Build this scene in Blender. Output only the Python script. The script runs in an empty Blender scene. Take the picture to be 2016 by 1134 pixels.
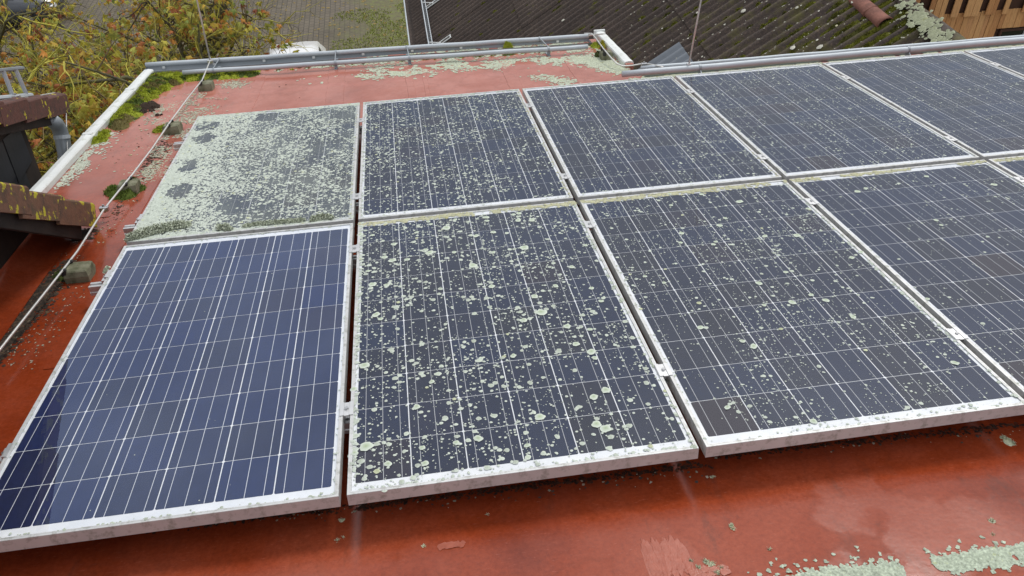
import bpy, math, random
import numpy as np
from mathutils import Matrix, Vector, noise as mnoise

S = bpy.context.scene
COL = S.collection
rnd = random.Random(7)
TH = math.radians(10.0)                    # the red roof falls 10 degrees away from the camera
ct, st = math.cos(TH), math.sin(TH)
M = np.array([[1, 0, 0], [0, ct, st], [0, -st, ct]])      # roof (u right, v down the slope, w up) -> world

# ---------------------------------------------------------------- camera (solved from the panel grid)
F = 1605.798
RV = np.array([2.10518363, -0.175804286, 0.04053738])
TV = np.array([-1.45275192, 0.673995116, 2.11742453])
def rodr(r):
    t = np.linalg.norm(r); k = r / t
    K = np.array([[0, -k[2], k[1]], [k[2], 0, -k[0]], [-k[1], k[0], 0]])
    return np.eye(3) + math.sin(t) * K + (1 - math.cos(t)) * K @ K
RC = rodr(RV)
CR = -RC.T @ TV                            # camera in roof coordinates
CW = M @ CR
RW = RC @ M.T
cam = bpy.data.cameras.new('camera')
cam.sensor_width = 36.0
cam.lens = F / 2016 * 36.0
cam.clip_end = 600
camo = bpy.data.objects.new('camera', cam)
COL.objects.link(camo)
rb = RW.T @ np.diag([1, -1, -1])
m4 = Matrix.Identity(4)
for i in range(3):
    for j in range(3):
        m4[i][j] = rb[i, j]
    m4[i][3] = CW[i]
camo.matrix_world = m4
S.camera = camo
S.render.resolution_x, S.render.resolution_y = 1024, 576

# ---------------------------------------------------------------- sky, sun, exposure
SUN_EL, SUN_AZ = math.radians(50), math.radians(38)      # azimuth from +Y towards +X
W = bpy.data.worlds.new('World'); S.world = W; W.use_nodes = True
nt = W.node_tree; nt.nodes.clear()
o = nt.nodes.new('ShaderNodeOutputWorld'); bg = nt.nodes.new('ShaderNodeBackground')
sky = nt.nodes.new('ShaderNodeTexSky'); sky.sky_type = 'NISHITA'; sky.sun_disc = False
sky.sun_elevation = SUN_EL; sky.sun_rotation = SUN_AZ; sky.dust_density = 2.0
tc = nt.nodes.new('ShaderNodeTexCoord'); mp = nt.nodes.new('ShaderNodeMapping')
mp.inputs['Scale'].default_value = (1.6, 1.6, 3.2)
cn = nt.nodes.new('ShaderNodeTexNoise'); cn.inputs['Scale'].default_value = 1.7; cn.inputs['Detail'].default_value = 6; cn.inputs['Roughness'].default_value = .55
cr = nt.nodes.new('ShaderNodeValToRGB')
cr.color_ramp.elements[0].position = .33; cr.color_ramp.elements[0].color = (.72, .72, .72, 1)
cr.color_ramp.elements[1].position = .58; cr.color_ramp.elements[1].color = (.97, .97, .97, 1)
mx = nt.nodes.new('ShaderNodeMix'); mx.data_type = 'RGBA'
mx.inputs[7].default_value = (8.3, 8.6, 9.2, 1)
sxyz = nt.nodes.new('ShaderNodeSeparateXYZ'); nt.links.new(tc.outputs['Generated'], sxyz.inputs[0])
el = nt.nodes.new('ShaderNodeMapRange'); el.inputs[1].default_value = 0; el.inputs[2].default_value = .95; el.inputs[3].default_value = .25; el.inputs[4].default_value = 1.12
nt.links.new(sxyz.outputs[2], el.inputs[0])
vs_ = nt.nodes.new('ShaderNodeVectorMath'); vs_.operation = 'SCALE'; vs_.inputs[0].default_value = (9.0, 9.25, 9.7)
cb = nt.nodes.new('ShaderNodeMapRange'); cb.inputs[1].default_value = .32; cb.inputs[2].default_value = .68; cb.inputs[3].default_value = .72; cb.inputs[4].default_value = 1.28; nt.links.new(cn.outputs['Fac'], cb.inputs[0])
cm_ = nt.nodes.new('ShaderNodeMath'); cm_.operation = 'MULTIPLY'; nt.links.new(el.outputs[0], cm_.inputs[0]); nt.links.new(cb.outputs[0], cm_.inputs[1]); nt.links.new(cm_.outputs[0], vs_.inputs[3]); nt.links.new(vs_.outputs[0], mx.inputs[7])
nt.links.new(tc.outputs['Generated'], mp.inputs[0]); nt.links.new(mp.outputs[0], cn.inputs['Vector'])
nt.links.new(cn.outputs['Fac'], cr.inputs[0]); nt.links.new(cr.outputs[0], mx.inputs[0])
nt.links.new(sky.outputs[0], mx.inputs[6]); nt.links.new(mx.outputs[2], bg.inputs[0])
bg.inputs[1].default_value = .10
nt.links.new(bg.outputs[0], o.inputs[0])
sl = bpy.data.lights.new('sun', 'SUN'); sl.energy = 1.3; sl.angle = math.radians(12); sl.color = (1, .965, .91)
so = bpy.data.objects.new('sun', sl); COL.objects.link(so)
sd = Vector((math.sin(SUN_AZ) * math.cos(SUN_EL), math.cos(SUN_AZ) * math.cos(SUN_EL), math.sin(SUN_EL)))
so.rotation_euler = sd.to_track_quat('Z', 'Y').to_euler(); so.location = (0, 0, 30)
S.view_settings.view_transform = 'Standard'; S.view_settings.look = 'None'
S.view_settings.exposure = 0.38; S.view_settings.gamma = 1.0
S.view_settings.use_curve_mapping = False
S.render.engine = 'CYCLES'

# ---------------------------------------------------------------- pixel -> place helpers
def ray(px, py):
    d = RC.T @ np.array([(px - 1008) / F, (py - 567) / F, 1.0]); return d / np.linalg.norm(d)
WR = -0.14                                  # roof surface under the panel tops
def rp(px, py, w=WR):                       # a photo point on a plane parallel to the roof
    d = ray(px, py); return CR + d * ((w - CR[2]) / d[2])
def rayw(px, py): return M @ ray(px, py)
def gp(px, py, z):
    d = rayw(px, py); return CW + d * ((z - CW[2]) / d[2])
def r2w(p): return M @ np.asarray(p, float)

# ---------------------------------------------------------------- materials
def newmat(name):
    m = bpy.data.materials.new(name); m.use_nodes = True
    n = m.node_tree; b = n.nodes['Principled BSDF']; return m, n, b
def nd(n, t, **k):
    x = n.nodes.new(t)
    for a, v in k.items():
        if a in ('op',): x.operation = v
        elif a == 'dt': x.data_type = v
        else: x.inputs[a].default_value = v
    return x
def ramp(n, src, stops):
    r = n.nodes.new('ShaderNodeValToRGB'); e = r.color_ramp.elements
    while len(e) < len(stops): e.new(.5)
    for q, (p, c) in zip(e, stops):
        q.position = p; q.color = (*c, 1) if len(c) == 3 else c
    n.links.new(src, r.inputs[0]); return r
def coord(n, kind='Object'):
    return n.nodes.new('ShaderNodeTexCoord').outputs[kind]
def noise(n, vec, sc, det=5, rough=.6):
    t = nd(n, 'ShaderNodeTexNoise', Scale=sc, Detail=det, Roughness=rough)
    if vec: n.links.new(vec, t.inputs['Vector'])
    return t.outputs['Fac']
def bump(n, b, h, strength=.3, dist=.01):
    x = nd(n, 'ShaderNodeBump', Strength=strength, Distance=dist)
    n.links.new(h, x.inputs['Height']); n.links.new(x.outputs[0], b.inputs['Normal']); return x
def mixc(n, fac, a, c):
    x = n.nodes.new('ShaderNodeMix'); x.data_type = 'RGBA'
    for s, i in ((fac, 0), (a, 6), (c, 7)):
        if isinstance(s, bpy.types.NodeSocket): n.links.new(s, x.inputs[i])
        else: x.inputs[i].default_value = s if i == 0 else (*s, 1)
    return x.outputs[2]
def math_(n, op, a, c=0.0, clamp=False):
    x = n.nodes.new('ShaderNodeMath'); x.operation = op; x.use_clamp = clamp
    for s, i in ((a, 0), (c, 1)):
        if isinstance(s, bpy.types.NodeSocket): n.links.new(s, x.inputs[i])
        else: x.inputs[i].default_value = s
    return x.outputs[0]
def simple(name, c1, c2, sc=8, rough=.6, metal=0, bmp=.2, bd=.004, world=False, spec=.5):
    m, n, b = newmat(name)
    v = coord(n, 'Object')
    f = noise(n, v, sc)
    r = ramp(n, f, [(.3, c1), (.7, c2)])
    n.links.new(r.outputs[0], b.inputs['Base Color'])
    b.inputs['Roughness'].default_value = rough; b.inputs['Metallic'].default_value = metal
    b.inputs['Specular IOR Level'].default_value = spec
    if bmp: bump(n, b, noise(n, v, sc * 5), bmp, bd)
    return m
def vcol(name, rough=.85, var=.25, sc=300, trans=0):
    m, n, b = newmat(name)
    a = n.nodes.new('ShaderNodeAttribute'); a.attribute_name = 'col'
    f = noise(n, coord(n), sc, 3)
    r = ramp(n, f, [(.25, (1 - var,) * 3), (.75, (1 + var * .4,) * 3)])
    x = n.nodes.new('ShaderNodeMix'); x.data_type = 'RGBA'; x.blend_type = 'MULTIPLY'; x.inputs[0].default_value = 1
    n.links.new(a.outputs['Color'], x.inputs[6]); n.links.new(r.outputs[0], x.inputs[7])
    n.links.new(x.outputs[2], b.inputs['Base Color']); b.inputs['Roughness'].default_value = rough
    b.inputs['Specular IOR Level'].default_value = .3
    if trans:
        out = n.nodes['Material Output']; t = n.nodes.new('ShaderNodeBsdfTranslucent'); n.links.new(x.outputs[2], t.inputs[0])
        ms = n.nodes.new('ShaderNodeMixShader'); ms.inputs[0].default_value = trans
        n.links.new(b.outputs[0], ms.inputs[1]); n.links.new(t.outputs[0], ms.inputs[2]); n.links.new(ms.outputs[0], out.inputs[0])
    return m

def mat_cell(name, stops, bus):
    m, n, b = newmat(name)
    v = coord(n)
    oi = n.nodes.new('ShaderNodeObjectInfo')
    base = ramp(n, oi.outputs['Random'], stops)
    vo = nd(n, 'ShaderNodeTexVoronoi', Scale=60); n.links.new(v, vo.inputs['Vector'])
    gr = ramp(n, vo.outputs['Color'], [(0, (.92,) * 3), (1, (1.08,) * 3)])
    x = n.nodes.new('ShaderNodeMix'); x.data_type = 'RGBA'; x.blend_type = 'MULTIPLY'; x.inputs[0].default_value = 1
    n.links.new(base.outputs[0], x.inputs[6]); n.links.new(gr.outputs[0], x.inputs[7])
    sp = n.nodes.new('ShaderNodeSeparateXYZ'); n.links.new(v, sp.inputs[0])
    masks = []
    for c in (-.052, 0, .052):
        d = math_(n, 'ABSOLUTE', math_(n, 'SUBTRACT', sp.outputs[0], c))
        masks.append(math_(n, 'LESS_THAN', d, .00085))
    k = math_(n, 'ADD', math_(n, 'ADD', masks[0], masks[1]), masks[2], True)
    col = mixc(n, k, x.outputs[2], bus)
    n.links.new(col, b.inputs['Base Color']); b.inputs['Roughness'].default_value = .45
    b.inputs['Specular IOR Level'].default_value = .3
    return m
def mat_glass(name, dirt, tint=(.60, .68, .82, 1), film=(.40, .36, .30, 1), ior=1.52):
    m, n, b = newmat(name); n.nodes.remove(b); out = n.nodes['Material Output']
    tr = n.nodes.new('ShaderNodeBsdfTransparent'); gl = n.nodes.new('ShaderNodeBsdfGlossy')
    gl.inputs['Roughness'].default_value = .02 if dirt < .02 else .045
    fr = nd(n, 'ShaderNodeFresnel', IOR=ior)
    gl.inputs['Color'].default_value = tint
    ge = n.nodes.new('ShaderNodeNewGeometry'); mr = n.nodes.new('ShaderNodeMapRange')
    mr.inputs[3].default_value = ior; mr.inputs[4].default_value = 1 / ior
    n.links.new(ge.outputs['Backfacing'], mr.inputs[0]); n.links.new(mr.outputs[0], fr.inputs['IOR'])
    df = n.nodes.new('ShaderNodeBsdfDiffuse'); df.inputs[0].default_value = film
    v = coord(n); f = noise(n, v, 3.0, 8, .65)
    r = ramp(n, f, [(.35, (dirt * .4,) * 3), (.7, (dirt * 1.8,) * 3)])
    a = n.nodes.new('ShaderNodeMixShader'); n.links.new(r.outputs[0], a.inputs[0])
    n.links.new(tr.outputs[0], a.inputs[1]); n.links.new(df.outputs[0], a.inputs[2])
    c = n.nodes.new('ShaderNodeMixShader'); n.links.new(fr.outputs[0], c.inputs[0])
    n.links.new(a.outputs[0], c.inputs[1]); n.links.new(gl.outputs[0], c.inputs[2]); n.links.new(c.outputs[0], out.inputs[0])
    return m
def mat_roof():
    m, n, b = newmat('red_roof_coating')
    v = coord(n)
    big = noise(n, v, 1.6, 8, .62)
    c1 = ramp(n, big, [(.28, (.15, .021, .006)), (.48, (.25, .040, .012)), (.70, (.31, .064, .028))])
    fine = noise(n, v, 70, 10, .82)
    c2 = ramp(n, fine, [(.28, (.66, .62, .60)), (.52, (1, 1, 1)), (.76, (1.22, 1.35, 1.45))])
    x = n.nodes.new('ShaderNodeMix'); x.data_type = 'RGBA'; x.blend_type = 'MULTIPLY'; x.inputs[0].default_value = 1
    n.links.new(c1.outputs[0], x.inputs[6]); n.links.new(c2.outputs[0], x.inputs[7])
    # dark algae stains
    mp = n.nodes.new('ShaderNodeMapping'); mp.inputs['Scale'].default_value = (1, .35, 1); n.links.new(v, mp.inputs[0])
    st_ = noise(n, mp.outputs[0], 5.5, 9, .7)
    sm = ramp(n, st_, [(.56, (0, 0, 0)), (.74, (.8,) * 3)])
    col = mixc(n, sm.outputs[0], x.outputs[2], (.055, .028, .02))
    # pale scratches and chalking
    mp2 = n.nodes.new('ShaderNodeMapping'); mp2.inputs['Scale'].default_value = (14, 90, 1); mp2.inputs['Rotation'].default_value = (0, 0, .6); n.links.new(v, mp2.inputs[0])
    sc = noise(n, mp2.outputs[0], 2.2, 5, .75)
    scm = ramp(n, sc, [(.60, (0, 0, 0)), (.72, (.4,) * 3)])
    col = mixc(n, scm.outputs[0], col, (.50, .19, .13))
    # chalky bleached coating, plus pink sky sheen painted in, rising towards the eave
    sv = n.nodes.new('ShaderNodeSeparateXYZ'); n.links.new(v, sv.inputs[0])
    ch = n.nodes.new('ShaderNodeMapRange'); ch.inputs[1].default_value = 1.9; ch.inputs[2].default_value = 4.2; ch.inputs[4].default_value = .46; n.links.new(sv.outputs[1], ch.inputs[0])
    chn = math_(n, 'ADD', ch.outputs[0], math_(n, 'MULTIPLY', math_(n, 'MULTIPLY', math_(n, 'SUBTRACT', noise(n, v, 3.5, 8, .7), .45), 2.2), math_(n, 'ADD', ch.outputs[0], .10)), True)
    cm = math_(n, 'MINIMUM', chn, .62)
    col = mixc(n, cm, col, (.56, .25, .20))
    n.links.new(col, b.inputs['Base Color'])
    # wet film with sharp-edged dry islands
    wet = noise(n, v, 2.3, 5, .5)
    td = ramp(n, wet, [(.485, (0, 0, 0)), (.50, (.16,) * 3), (.515, (0, 0, 0))])
    n.links.new(mixc(n, td.outputs[0], col, (.12, .03, .014)), b.inputs['Base Color'])
    wr = ramp(n, wet, [(.0, (.05,) * 3), (.50, (.07,) * 3), (.53, (.17,) * 3), (1, (.27,) * 3)])
    rr = math_(n, 'ADD', wr.outputs[0], math_(n, 'MULTIPLY', fine, .06))
    n.links.new(rr, b.inputs['Roughness'])
    b.inputs['Specular IOR Level'].default_value = .5
    h = math_(n, 'ADD', math_(n, 'MULTIPLY', noise(n, v, 12, 4, .6), .6), math_(n, 'MULTIPLY', fine, .22))
    bump(n, b, h, .20, .005)
    return m
def mat_metal(name, c, rough=.38, metal=.75, sc=30, dirt=(.2, .2, .19), da=.62):
    m, n, b = newmat(name); v = coord(n)
    f = noise(n, v, sc, 7, .7)
    d = ramp(n, f, [(da, (0, 0, 0)), (da + .14, (.7,) * 3)])
    tone = ramp(n, noise(n, v, sc * .2, 3), [(.3, tuple(k * .85 for k in c)), (.7, c)])
    n.links.new(mixc(n, d.outputs[0], tone.outputs[0], dirt), b.inputs['Base Color'])
    b.inputs['Metallic'].default_value = metal
    n.links.new(math_(n, 'ADD', math_(n, 'MULTIPLY', f, .25), rough - .1), b.inputs['Roughness'])
    return m
MT = {}
MT['cell'] = mat_cell('blue_solar_cell', [(0, (.008, .013, .050)), (.3, (.007, .014, .060)), (.6, (.006, .015, .072)), (.85, (.006, .016, .080)), (1, (.012, .012, .044))], (.62, .64, .68))
MT['cell_old'] = mat_cell('weathered_solar_cell', [(0, (.009, .010, .021)), (.3, (.007, .010, .028)), (.6, (.005, .010, .034)), (.85, (.005, .012, .042)), (1, (.017, .010, .016))], (.42, .43, .44))
MT['glass_clean'] = mat_glass('clean_panel_glass', .008, (.74, .88, 1.12, 1), ior=1.68)
MT['glass'] = mat_glass('weathered_panel_glass', .016)
MT['glass_overgrown'] = mat_glass('lichen_filmed_glass', .24, film=(.36, .39, .34, 1))
mc, n_, b_ = newmat('glass_underside'); t_ = n_.nodes.new('ShaderNodeBsdfTransparent'); n_.nodes.remove(b_); n_.links.new(t_.outputs[0], n_.nodes['Material Output'].inputs[0]); MT['clear'] = mc
MT['sheet'] = simple('white_backsheet', (.66, .68, .70), (.78, .79, .80), 14, .5, bmp=0)
MT['alu'] = mat_metal('anodised_aluminium_frame', (.65, .65, .64), .48, .45, 34, (.30, .30, .26), .50)
MT['rail'] = mat_metal('aluminium_rail', (.72, .72, .72), .4, .8)
MT['steel'] = mat_metal('stainless_bolt', (.6, .6, .6), .3, .9)
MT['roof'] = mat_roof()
MT['zinc'] = mat_metal('weathered_zinc', (.50, .54, .57), .58, .25, 22, (.62, .64, .62), .60)
MT['zinc_dark'] = mat_metal('dull_zinc', (.33, .36, .385), .48, .55, 12, (.25, .27, .27), .6)
MT['capwhite'] = mat_metal('pale_verge_flashing', (.74, .76, .74), .5, .2, 16, (.40, .42, .34), .54)
MT['lichen'] = vcol('crustose_lichen', .9, .22, 260)
MT['lichen_rough'] = vcol('granular_roof_lichen', .95, .55, 150)
MT['moss'] = vcol('moss', .95, .4, 70, .2)
MT['leaf'] = vcol('autumn_leaf', .6, .25, 30, .35)
MT['bark'] = simple('lichened_bark', (.045, .038, .028), (.16, .15, .06), 9, .9, bmp=.5, bd=.02)
MT['twig'] = vcol('lichened_twig', .9, .2, 8)
MT['concrete'] = simple('mossy_concrete', (.07, .075, .035), (.25, .24, .165), 22, .9, bmp=.5, bd=.004)
MT['black'] = simple('black_plastic', (.012, .012, .013), (.03, .03, .03), 30, .45, bmp=0)
MT['wire'] = mat_metal('aluminium_conductor', (.70, .69, .66), .4, .6)
MT['slate'] = simple('dark_slate', (.010, .011, .014), (.022, .023, .028), 7, .5, bmp=.25, bd=.004)
MT['litter'] = vcol('loose_debris', .9, .3, 200)

# ---------------------------------------------------------------- object helpers
RROT = (-TH, 0, 0)
def link(name, data, parent=None, loc=None, rot=None):
    ob = bpy.data.objects.new(name, data); COL.objects.link(ob)
    if parent: ob.parent = parent
    if loc is not None: ob.location = tuple(float(k) for k in loc)
    if rot is not None: ob.rotation_euler = rot
    return ob
def tag(ob, label, cat, group=None):
    ob['label'] = label; ob['category'] = cat
    if group: ob['group'] = group
    return ob
def rthing(name, label, cat, loc, group=None):            # a thing standing on the sloped red roof
    return tag(link(name, None, None, r2w(loc), RROT), label, cat, group)
def wthing(name, label, cat, loc, group=None, rz=0):
    return tag(link(name, None, None, loc, (0, 0, rz)), label, cat, group)
class MB:
    def __init__(s): s.v = []; s.f = []; s.c = []
    def add(s, vs, fs, col=None):
        k = len(s.v); s.v += [tuple(float(a) for a in p) for p in vs]; s.f += [tuple(i + k for i in f) for f in fs]
        if col is not None: s.c += [col] * len(vs) if not isinstance(col, list) else col
        return s
    def box(s, a, b, bev=0, col=None):
        (x0, y0, z0), (x1, y1, z1) = a, b
        if bev:
            e = bev
            vs = []
            for z, i in ((z0, e), (z0 + e, 0), (z1 - e, 0), (z1, e)):
                vs += [(x0 + i, y0 + e, z), (x0 + e, y0 + i, z), (x1 - e, y0 + i, z), (x1 - i, y0 + e, z), (x1 - i, y1 - e, z), (x1 - e, y1 - i, z), (x0 + e, y1 - i, z), (x0 + i, y1 - e, z)]
            fs = [tuple(range(7, -1, -1)), tuple(range(24, 32))]
            for r in range(3):
                for i in range(8): fs.append((r * 8 + i, r * 8 + (i + 1) % 8, r * 8 + 8 + (i + 1) % 8, r * 8 + 8 + i))
            return s.add(vs, fs, col)
        return s.add([(x0, y0, z0), (x1, y0, z0), (x1, y1, z0), (x0, y1, z0), (x0, y0, z1), (x1, y0, z1), (x1, y1, z1), (x0, y1, z1)],
                     [(0, 3, 2, 1), (4, 5, 6, 7), (0, 1, 5, 4), (1, 2, 6, 5), (2, 3, 7, 6), (3, 0, 4, 7)], col)
    def tube(s, pts, rad, n=10, cap=True, col=None):
        P = [Vector(p) for p in pts]; R = rad if isinstance(rad, (list, tuple)) else [rad] * len(P)
        vs = []; prev = None
        for i, p in enumerate(P):
            t = (P[min(i + 1, len(P) - 1)] - P[max(i - 1, 0)]).normalized()
            if prev is None:
                a = t.orthogonal().normalized()
            else:
                a = (prev - t * prev.dot(t))
                a = a.normalized() if a.length > 1e-6 else t.orthogonal().normalized()
            prev = a; b = t.cross(a)
            for k in range(n):
                g = 2 * math.pi * k / n; vs.append(p + (a * math.cos(g) + b * math.sin(g)) * R[i])
        fs = []
        for i in range(len(P) - 1):
            for k in range(n): fs.append((i * n + k, i * n + (k + 1) % n, (i + 1) * n + (k + 1) % n, (i + 1) * n + k))
        if cap: fs += [tuple(range(n - 1, -1, -1)), tuple(range((len(P) - 1) * n, len(P) * n))]
        return s.add(vs, fs, col)
    def prism(s, poly, axis, a, b, col=None):              # extrude a 2D polygon along an axis
        n = len(poly); vs = []
        for t in (a, b):
            for (p, q) in poly: vs.append({'x': (t, p, q), 'y': (p, t, q), 'z': (p, q, t)}[axis])
        fs = [tuple(range(n - 1, -1, -1)), tuple(range(n, 2 * n))] + [(i, (i + 1) % n, n + (i + 1) % n, n + i) for i in range(n)]
        return s.add(vs, fs, col)
    def mesh(s, name, mat, smooth=False):
        me = bpy.data.meshes.new(name); me.from_pydata(s.v, [], s.f); me.materials.append(mat)
        if s.c:
            a = me.color_attributes.new('col', 'FLOAT_COLOR', 'POINT')
            a.data.foreach_set('color', np.array([(*c, 1) for c in s.c], np.float32).ravel())
        if smooth: me.polygons.foreach_set('use_smooth', [True] * len(me.polygons))
        import bmesh
        bm = bmesh.new(); bm.from_mesh(me); bmesh.ops.recalc_face_normals(bm, faces=bm.faces); bm.to_mesh(me); bm.free()
        me.update(); return me
    def build(s, name, mat, parent=None, loc=None, rot=None, smooth=False):
        return link(name, s.mesh(name, mat, smooth), parent, loc, rot)
def npmesh(name, V, Fc, C, mat, smooth=False):             # numpy arrays of verts, triangles, colours
    me = bpy.data.meshes.new(name); nv, nf = len(V), len(Fc)
    me.vertices.add(nv); me.vertices.foreach_set('co', V.astype(np.float32).ravel())
    me.loops.add(nf * 3); me.loops.foreach_set('vertex_index', Fc.astype(np.int32).ravel())
    me.polygons.add(nf); me.polygons.foreach_set('loop_start', np.arange(0, nf * 3, 3, dtype=np.int32))
    if C is not None:
        a = me.color_attributes.new('col', 'FLOAT_COLOR', 'POINT')
        a.data.foreach_set('color', np.concatenate([C, np.ones((nv, 1))], 1).astype(np.float32).ravel())
    me.materials.append(mat); me.update(calc_edges=True); me.validate()
    if smooth: me.polygons.foreach_set('use_smooth', [True] * nf)
    return me
def nz(x, y, s, o=0.0):
    return mnoise.noise(Vector((x * s + o, y * s - o, o * 1.7)))

def crust(cx, cy, r, seed, z0=0.0, h=.0012, k=9, pale=(.575, .62, .55), dark=(.40, .46, .34), jit=.2, zfun=None):
    """flat lobed lichen thalli: centre, inner ring, outer ring"""
    g = np.random.default_rng(seed); n = len(r)
    a = np.linspace(0, 2 * np.pi, k, endpoint=False)[None] + g.uniform(0, 6.3, (n, 1))
    lob = 1 + jit * (g.random((n, k)) - .5) * 2
    el = 1 + .25 * (g.random((n, 1)) - .5)
    ro = r[:, None] * lob; ri = ro * .55
    ox = cx[:, None] + ro * np.cos(a) * el; oy = cy[:, None] + ro * np.sin(a)
    ix = cx[:, None] + ri * np.cos(a) * el; iy = cy[:, None] + ri * np.sin(a)
    dz = g.uniform(0, .0006, (n, 1))
    hh = np.minimum(h, r * .16)[:, None]
    V = np.zeros((n, 2 * k + 1, 3))
    V[:, :k, 0] = ox; V[:, :k, 1] = oy; V[:, :k, 2] = z0 + dz * .3
    V[:, k:2 * k, 0] = ix; V[:, k:2 * k, 1] = iy; V[:, k:2 * k, 2] = z0 + dz + hh
    V[:, 2 * k, 0] = cx; V[:, 2 * k, 1] = cy; V[:, 2 * k, 2] = z0 + dz[:, 0] + hh[:, 0] * .7
    if zfun is not None: V[:, :, 2] += zfun(V[:, :, 0], V[:, :, 1])
    i = np.arange(k); j = (i + 1) % k
    f = np.concatenate([np.stack([i, j, k + j], 1), np.stack([i, k + j, k + i], 1), np.stack([k + i, k + j, np.full(k, 2 * k)], 1)])
    Fc = (f[None] + (np.arange(n) * (2 * k + 1))[:, None, None]).reshape(-1, 3)
    tone = g.uniform(.86, 1.1, (n, 1, 1)); big = np.clip((r - .004) / .008, 0, 1)[:, None]
    P, D = np.array(pale), np.array(dark)
    C = np.zeros((n, 2 * k + 1, 3)); C[:, :k] = P
    C[:, k:2 * k] = (P * (1 - .45 * big) + D * .45 * big)[:, None]; C[:, 2 * k] = P * (1 - big) + D * big
    C[:, k:2 * k] *= (1 - .18 * g.random((n, k, 1))); C[:, :k] *= (1 - .10 * g.random((n, k, 1)))
    yel = (g.random((n, 1, 1)) < .03) * (big[:, :, None] > .2)
    C = C * tone * (1 - yel * np.array([.0, .03, .25]))
    return V.reshape(-1, 3), Fc, C.reshape(-1, 3)
def merge(parts):
    Vs, Fs, Cs, k = [], [], [], 0
    for V, Fc, C in parts:
        Vs.append(V); Fs.append(Fc + k); Cs.append(C); k += len(V)
    return np.concatenate(Vs), np.concatenate(Fs), np.concatenate(Cs)
def blades(P, N, ln, wd, col, seed, var=.3):
    """small upright leaflets: moss, grass, foliose lichen"""
    g = np.random.default_rng(seed * 7 + 13); n = len(P)
    t = np.cross(N, g.normal(size=(n, 3))); t /= np.linalg.norm(t, axis=1, keepdims=True) + 1e-9
    L = ln * g.uniform(.5, 1.3, (n, 1)); Wd = wd * g.uniform(.6, 1.3, (n, 1))
    d = N + .55 * g.normal(size=(n, 3)); d /= np.linalg.norm(d, axis=1, keepdims=True)
    V = np.stack([P - t * Wd, P + t * Wd, P + d * L], 1)
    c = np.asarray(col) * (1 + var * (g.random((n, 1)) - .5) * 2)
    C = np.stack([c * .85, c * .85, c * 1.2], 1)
    return V.reshape(-1, 3), np.arange(3 * n).reshape(-1, 3), C.reshape(-1, 3)
def cushion(cx, cy, z, a, b, h, seed, rot=0, nb=260, col=(.115, .16, .022), ln=.013, flat=.0):
    """a moss cushion: lumpy dome plus leaflets"""
    g = np.random.default_rng(seed); nr, na = 6, 16
    V = []; cr, sr = math.cos(rot), math.sin(rot)
    lob = 1 + .28 * np.interp(np.linspace(0, 1, na, endpoint=False), np.linspace(0, 1, 8), np.r_[(q := g.uniform(-1, 1, 7)), q[0]])
    def pt(rr, k):
        an = 2 * math.pi * k / na; x = a * rr * math.cos(an) * lob[k % na]; y = b * rr * math.sin(an) * lob[k % na]
        zz = h * (1 - rr ** 2.2) * (1 + .35 * nz(x, y, 9 / max(a, b, .05) * .25, seed % 97))
        return (cx + x * cr - y * sr, cy + x * sr + y * cr, z + zz - .003)
    V.append(pt(0, 0))
    for r in range(1, nr + 1):
        for k in range(na): V.append(pt(r / nr, k))
    Fc = [(0, 1 + k, 1 + (k + 1) % na) for k in range(na)]
    for r in range(nr - 1):
        for k in range(na):
            i = 1 + r * na + k; j = 1 + r * na + (k + 1) % na
            Fc += [(i, i + na, j + na), (i, j + na, j)]
    V = np.array(V); c = np.array(col)
    tone = np.array([.78 + .2 * g.random() for _ in V])[:, None]
    C0 = c * tone
    Fa = np.array(Fc)
    # leaflets over the dome
    idx = g.integers(0, len(Fa), nb); w = g.dirichlet((1, 1, 1), nb)
    P = (V[Fa[idx]] * w[:, :, None]).sum(1); N = P - np.array([cx, cy, z - max(a, b) * .6]); N /= np.linalg.norm(N, axis=1, keepdims=True)
    patch = np.array([1 + .35 * nz(p[0], p[1], 25, seed % 31) for p in P])[:, None]
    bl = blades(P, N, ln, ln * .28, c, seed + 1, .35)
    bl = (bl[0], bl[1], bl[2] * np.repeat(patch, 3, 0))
    return merge([(V, Fa, C0), bl])

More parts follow.
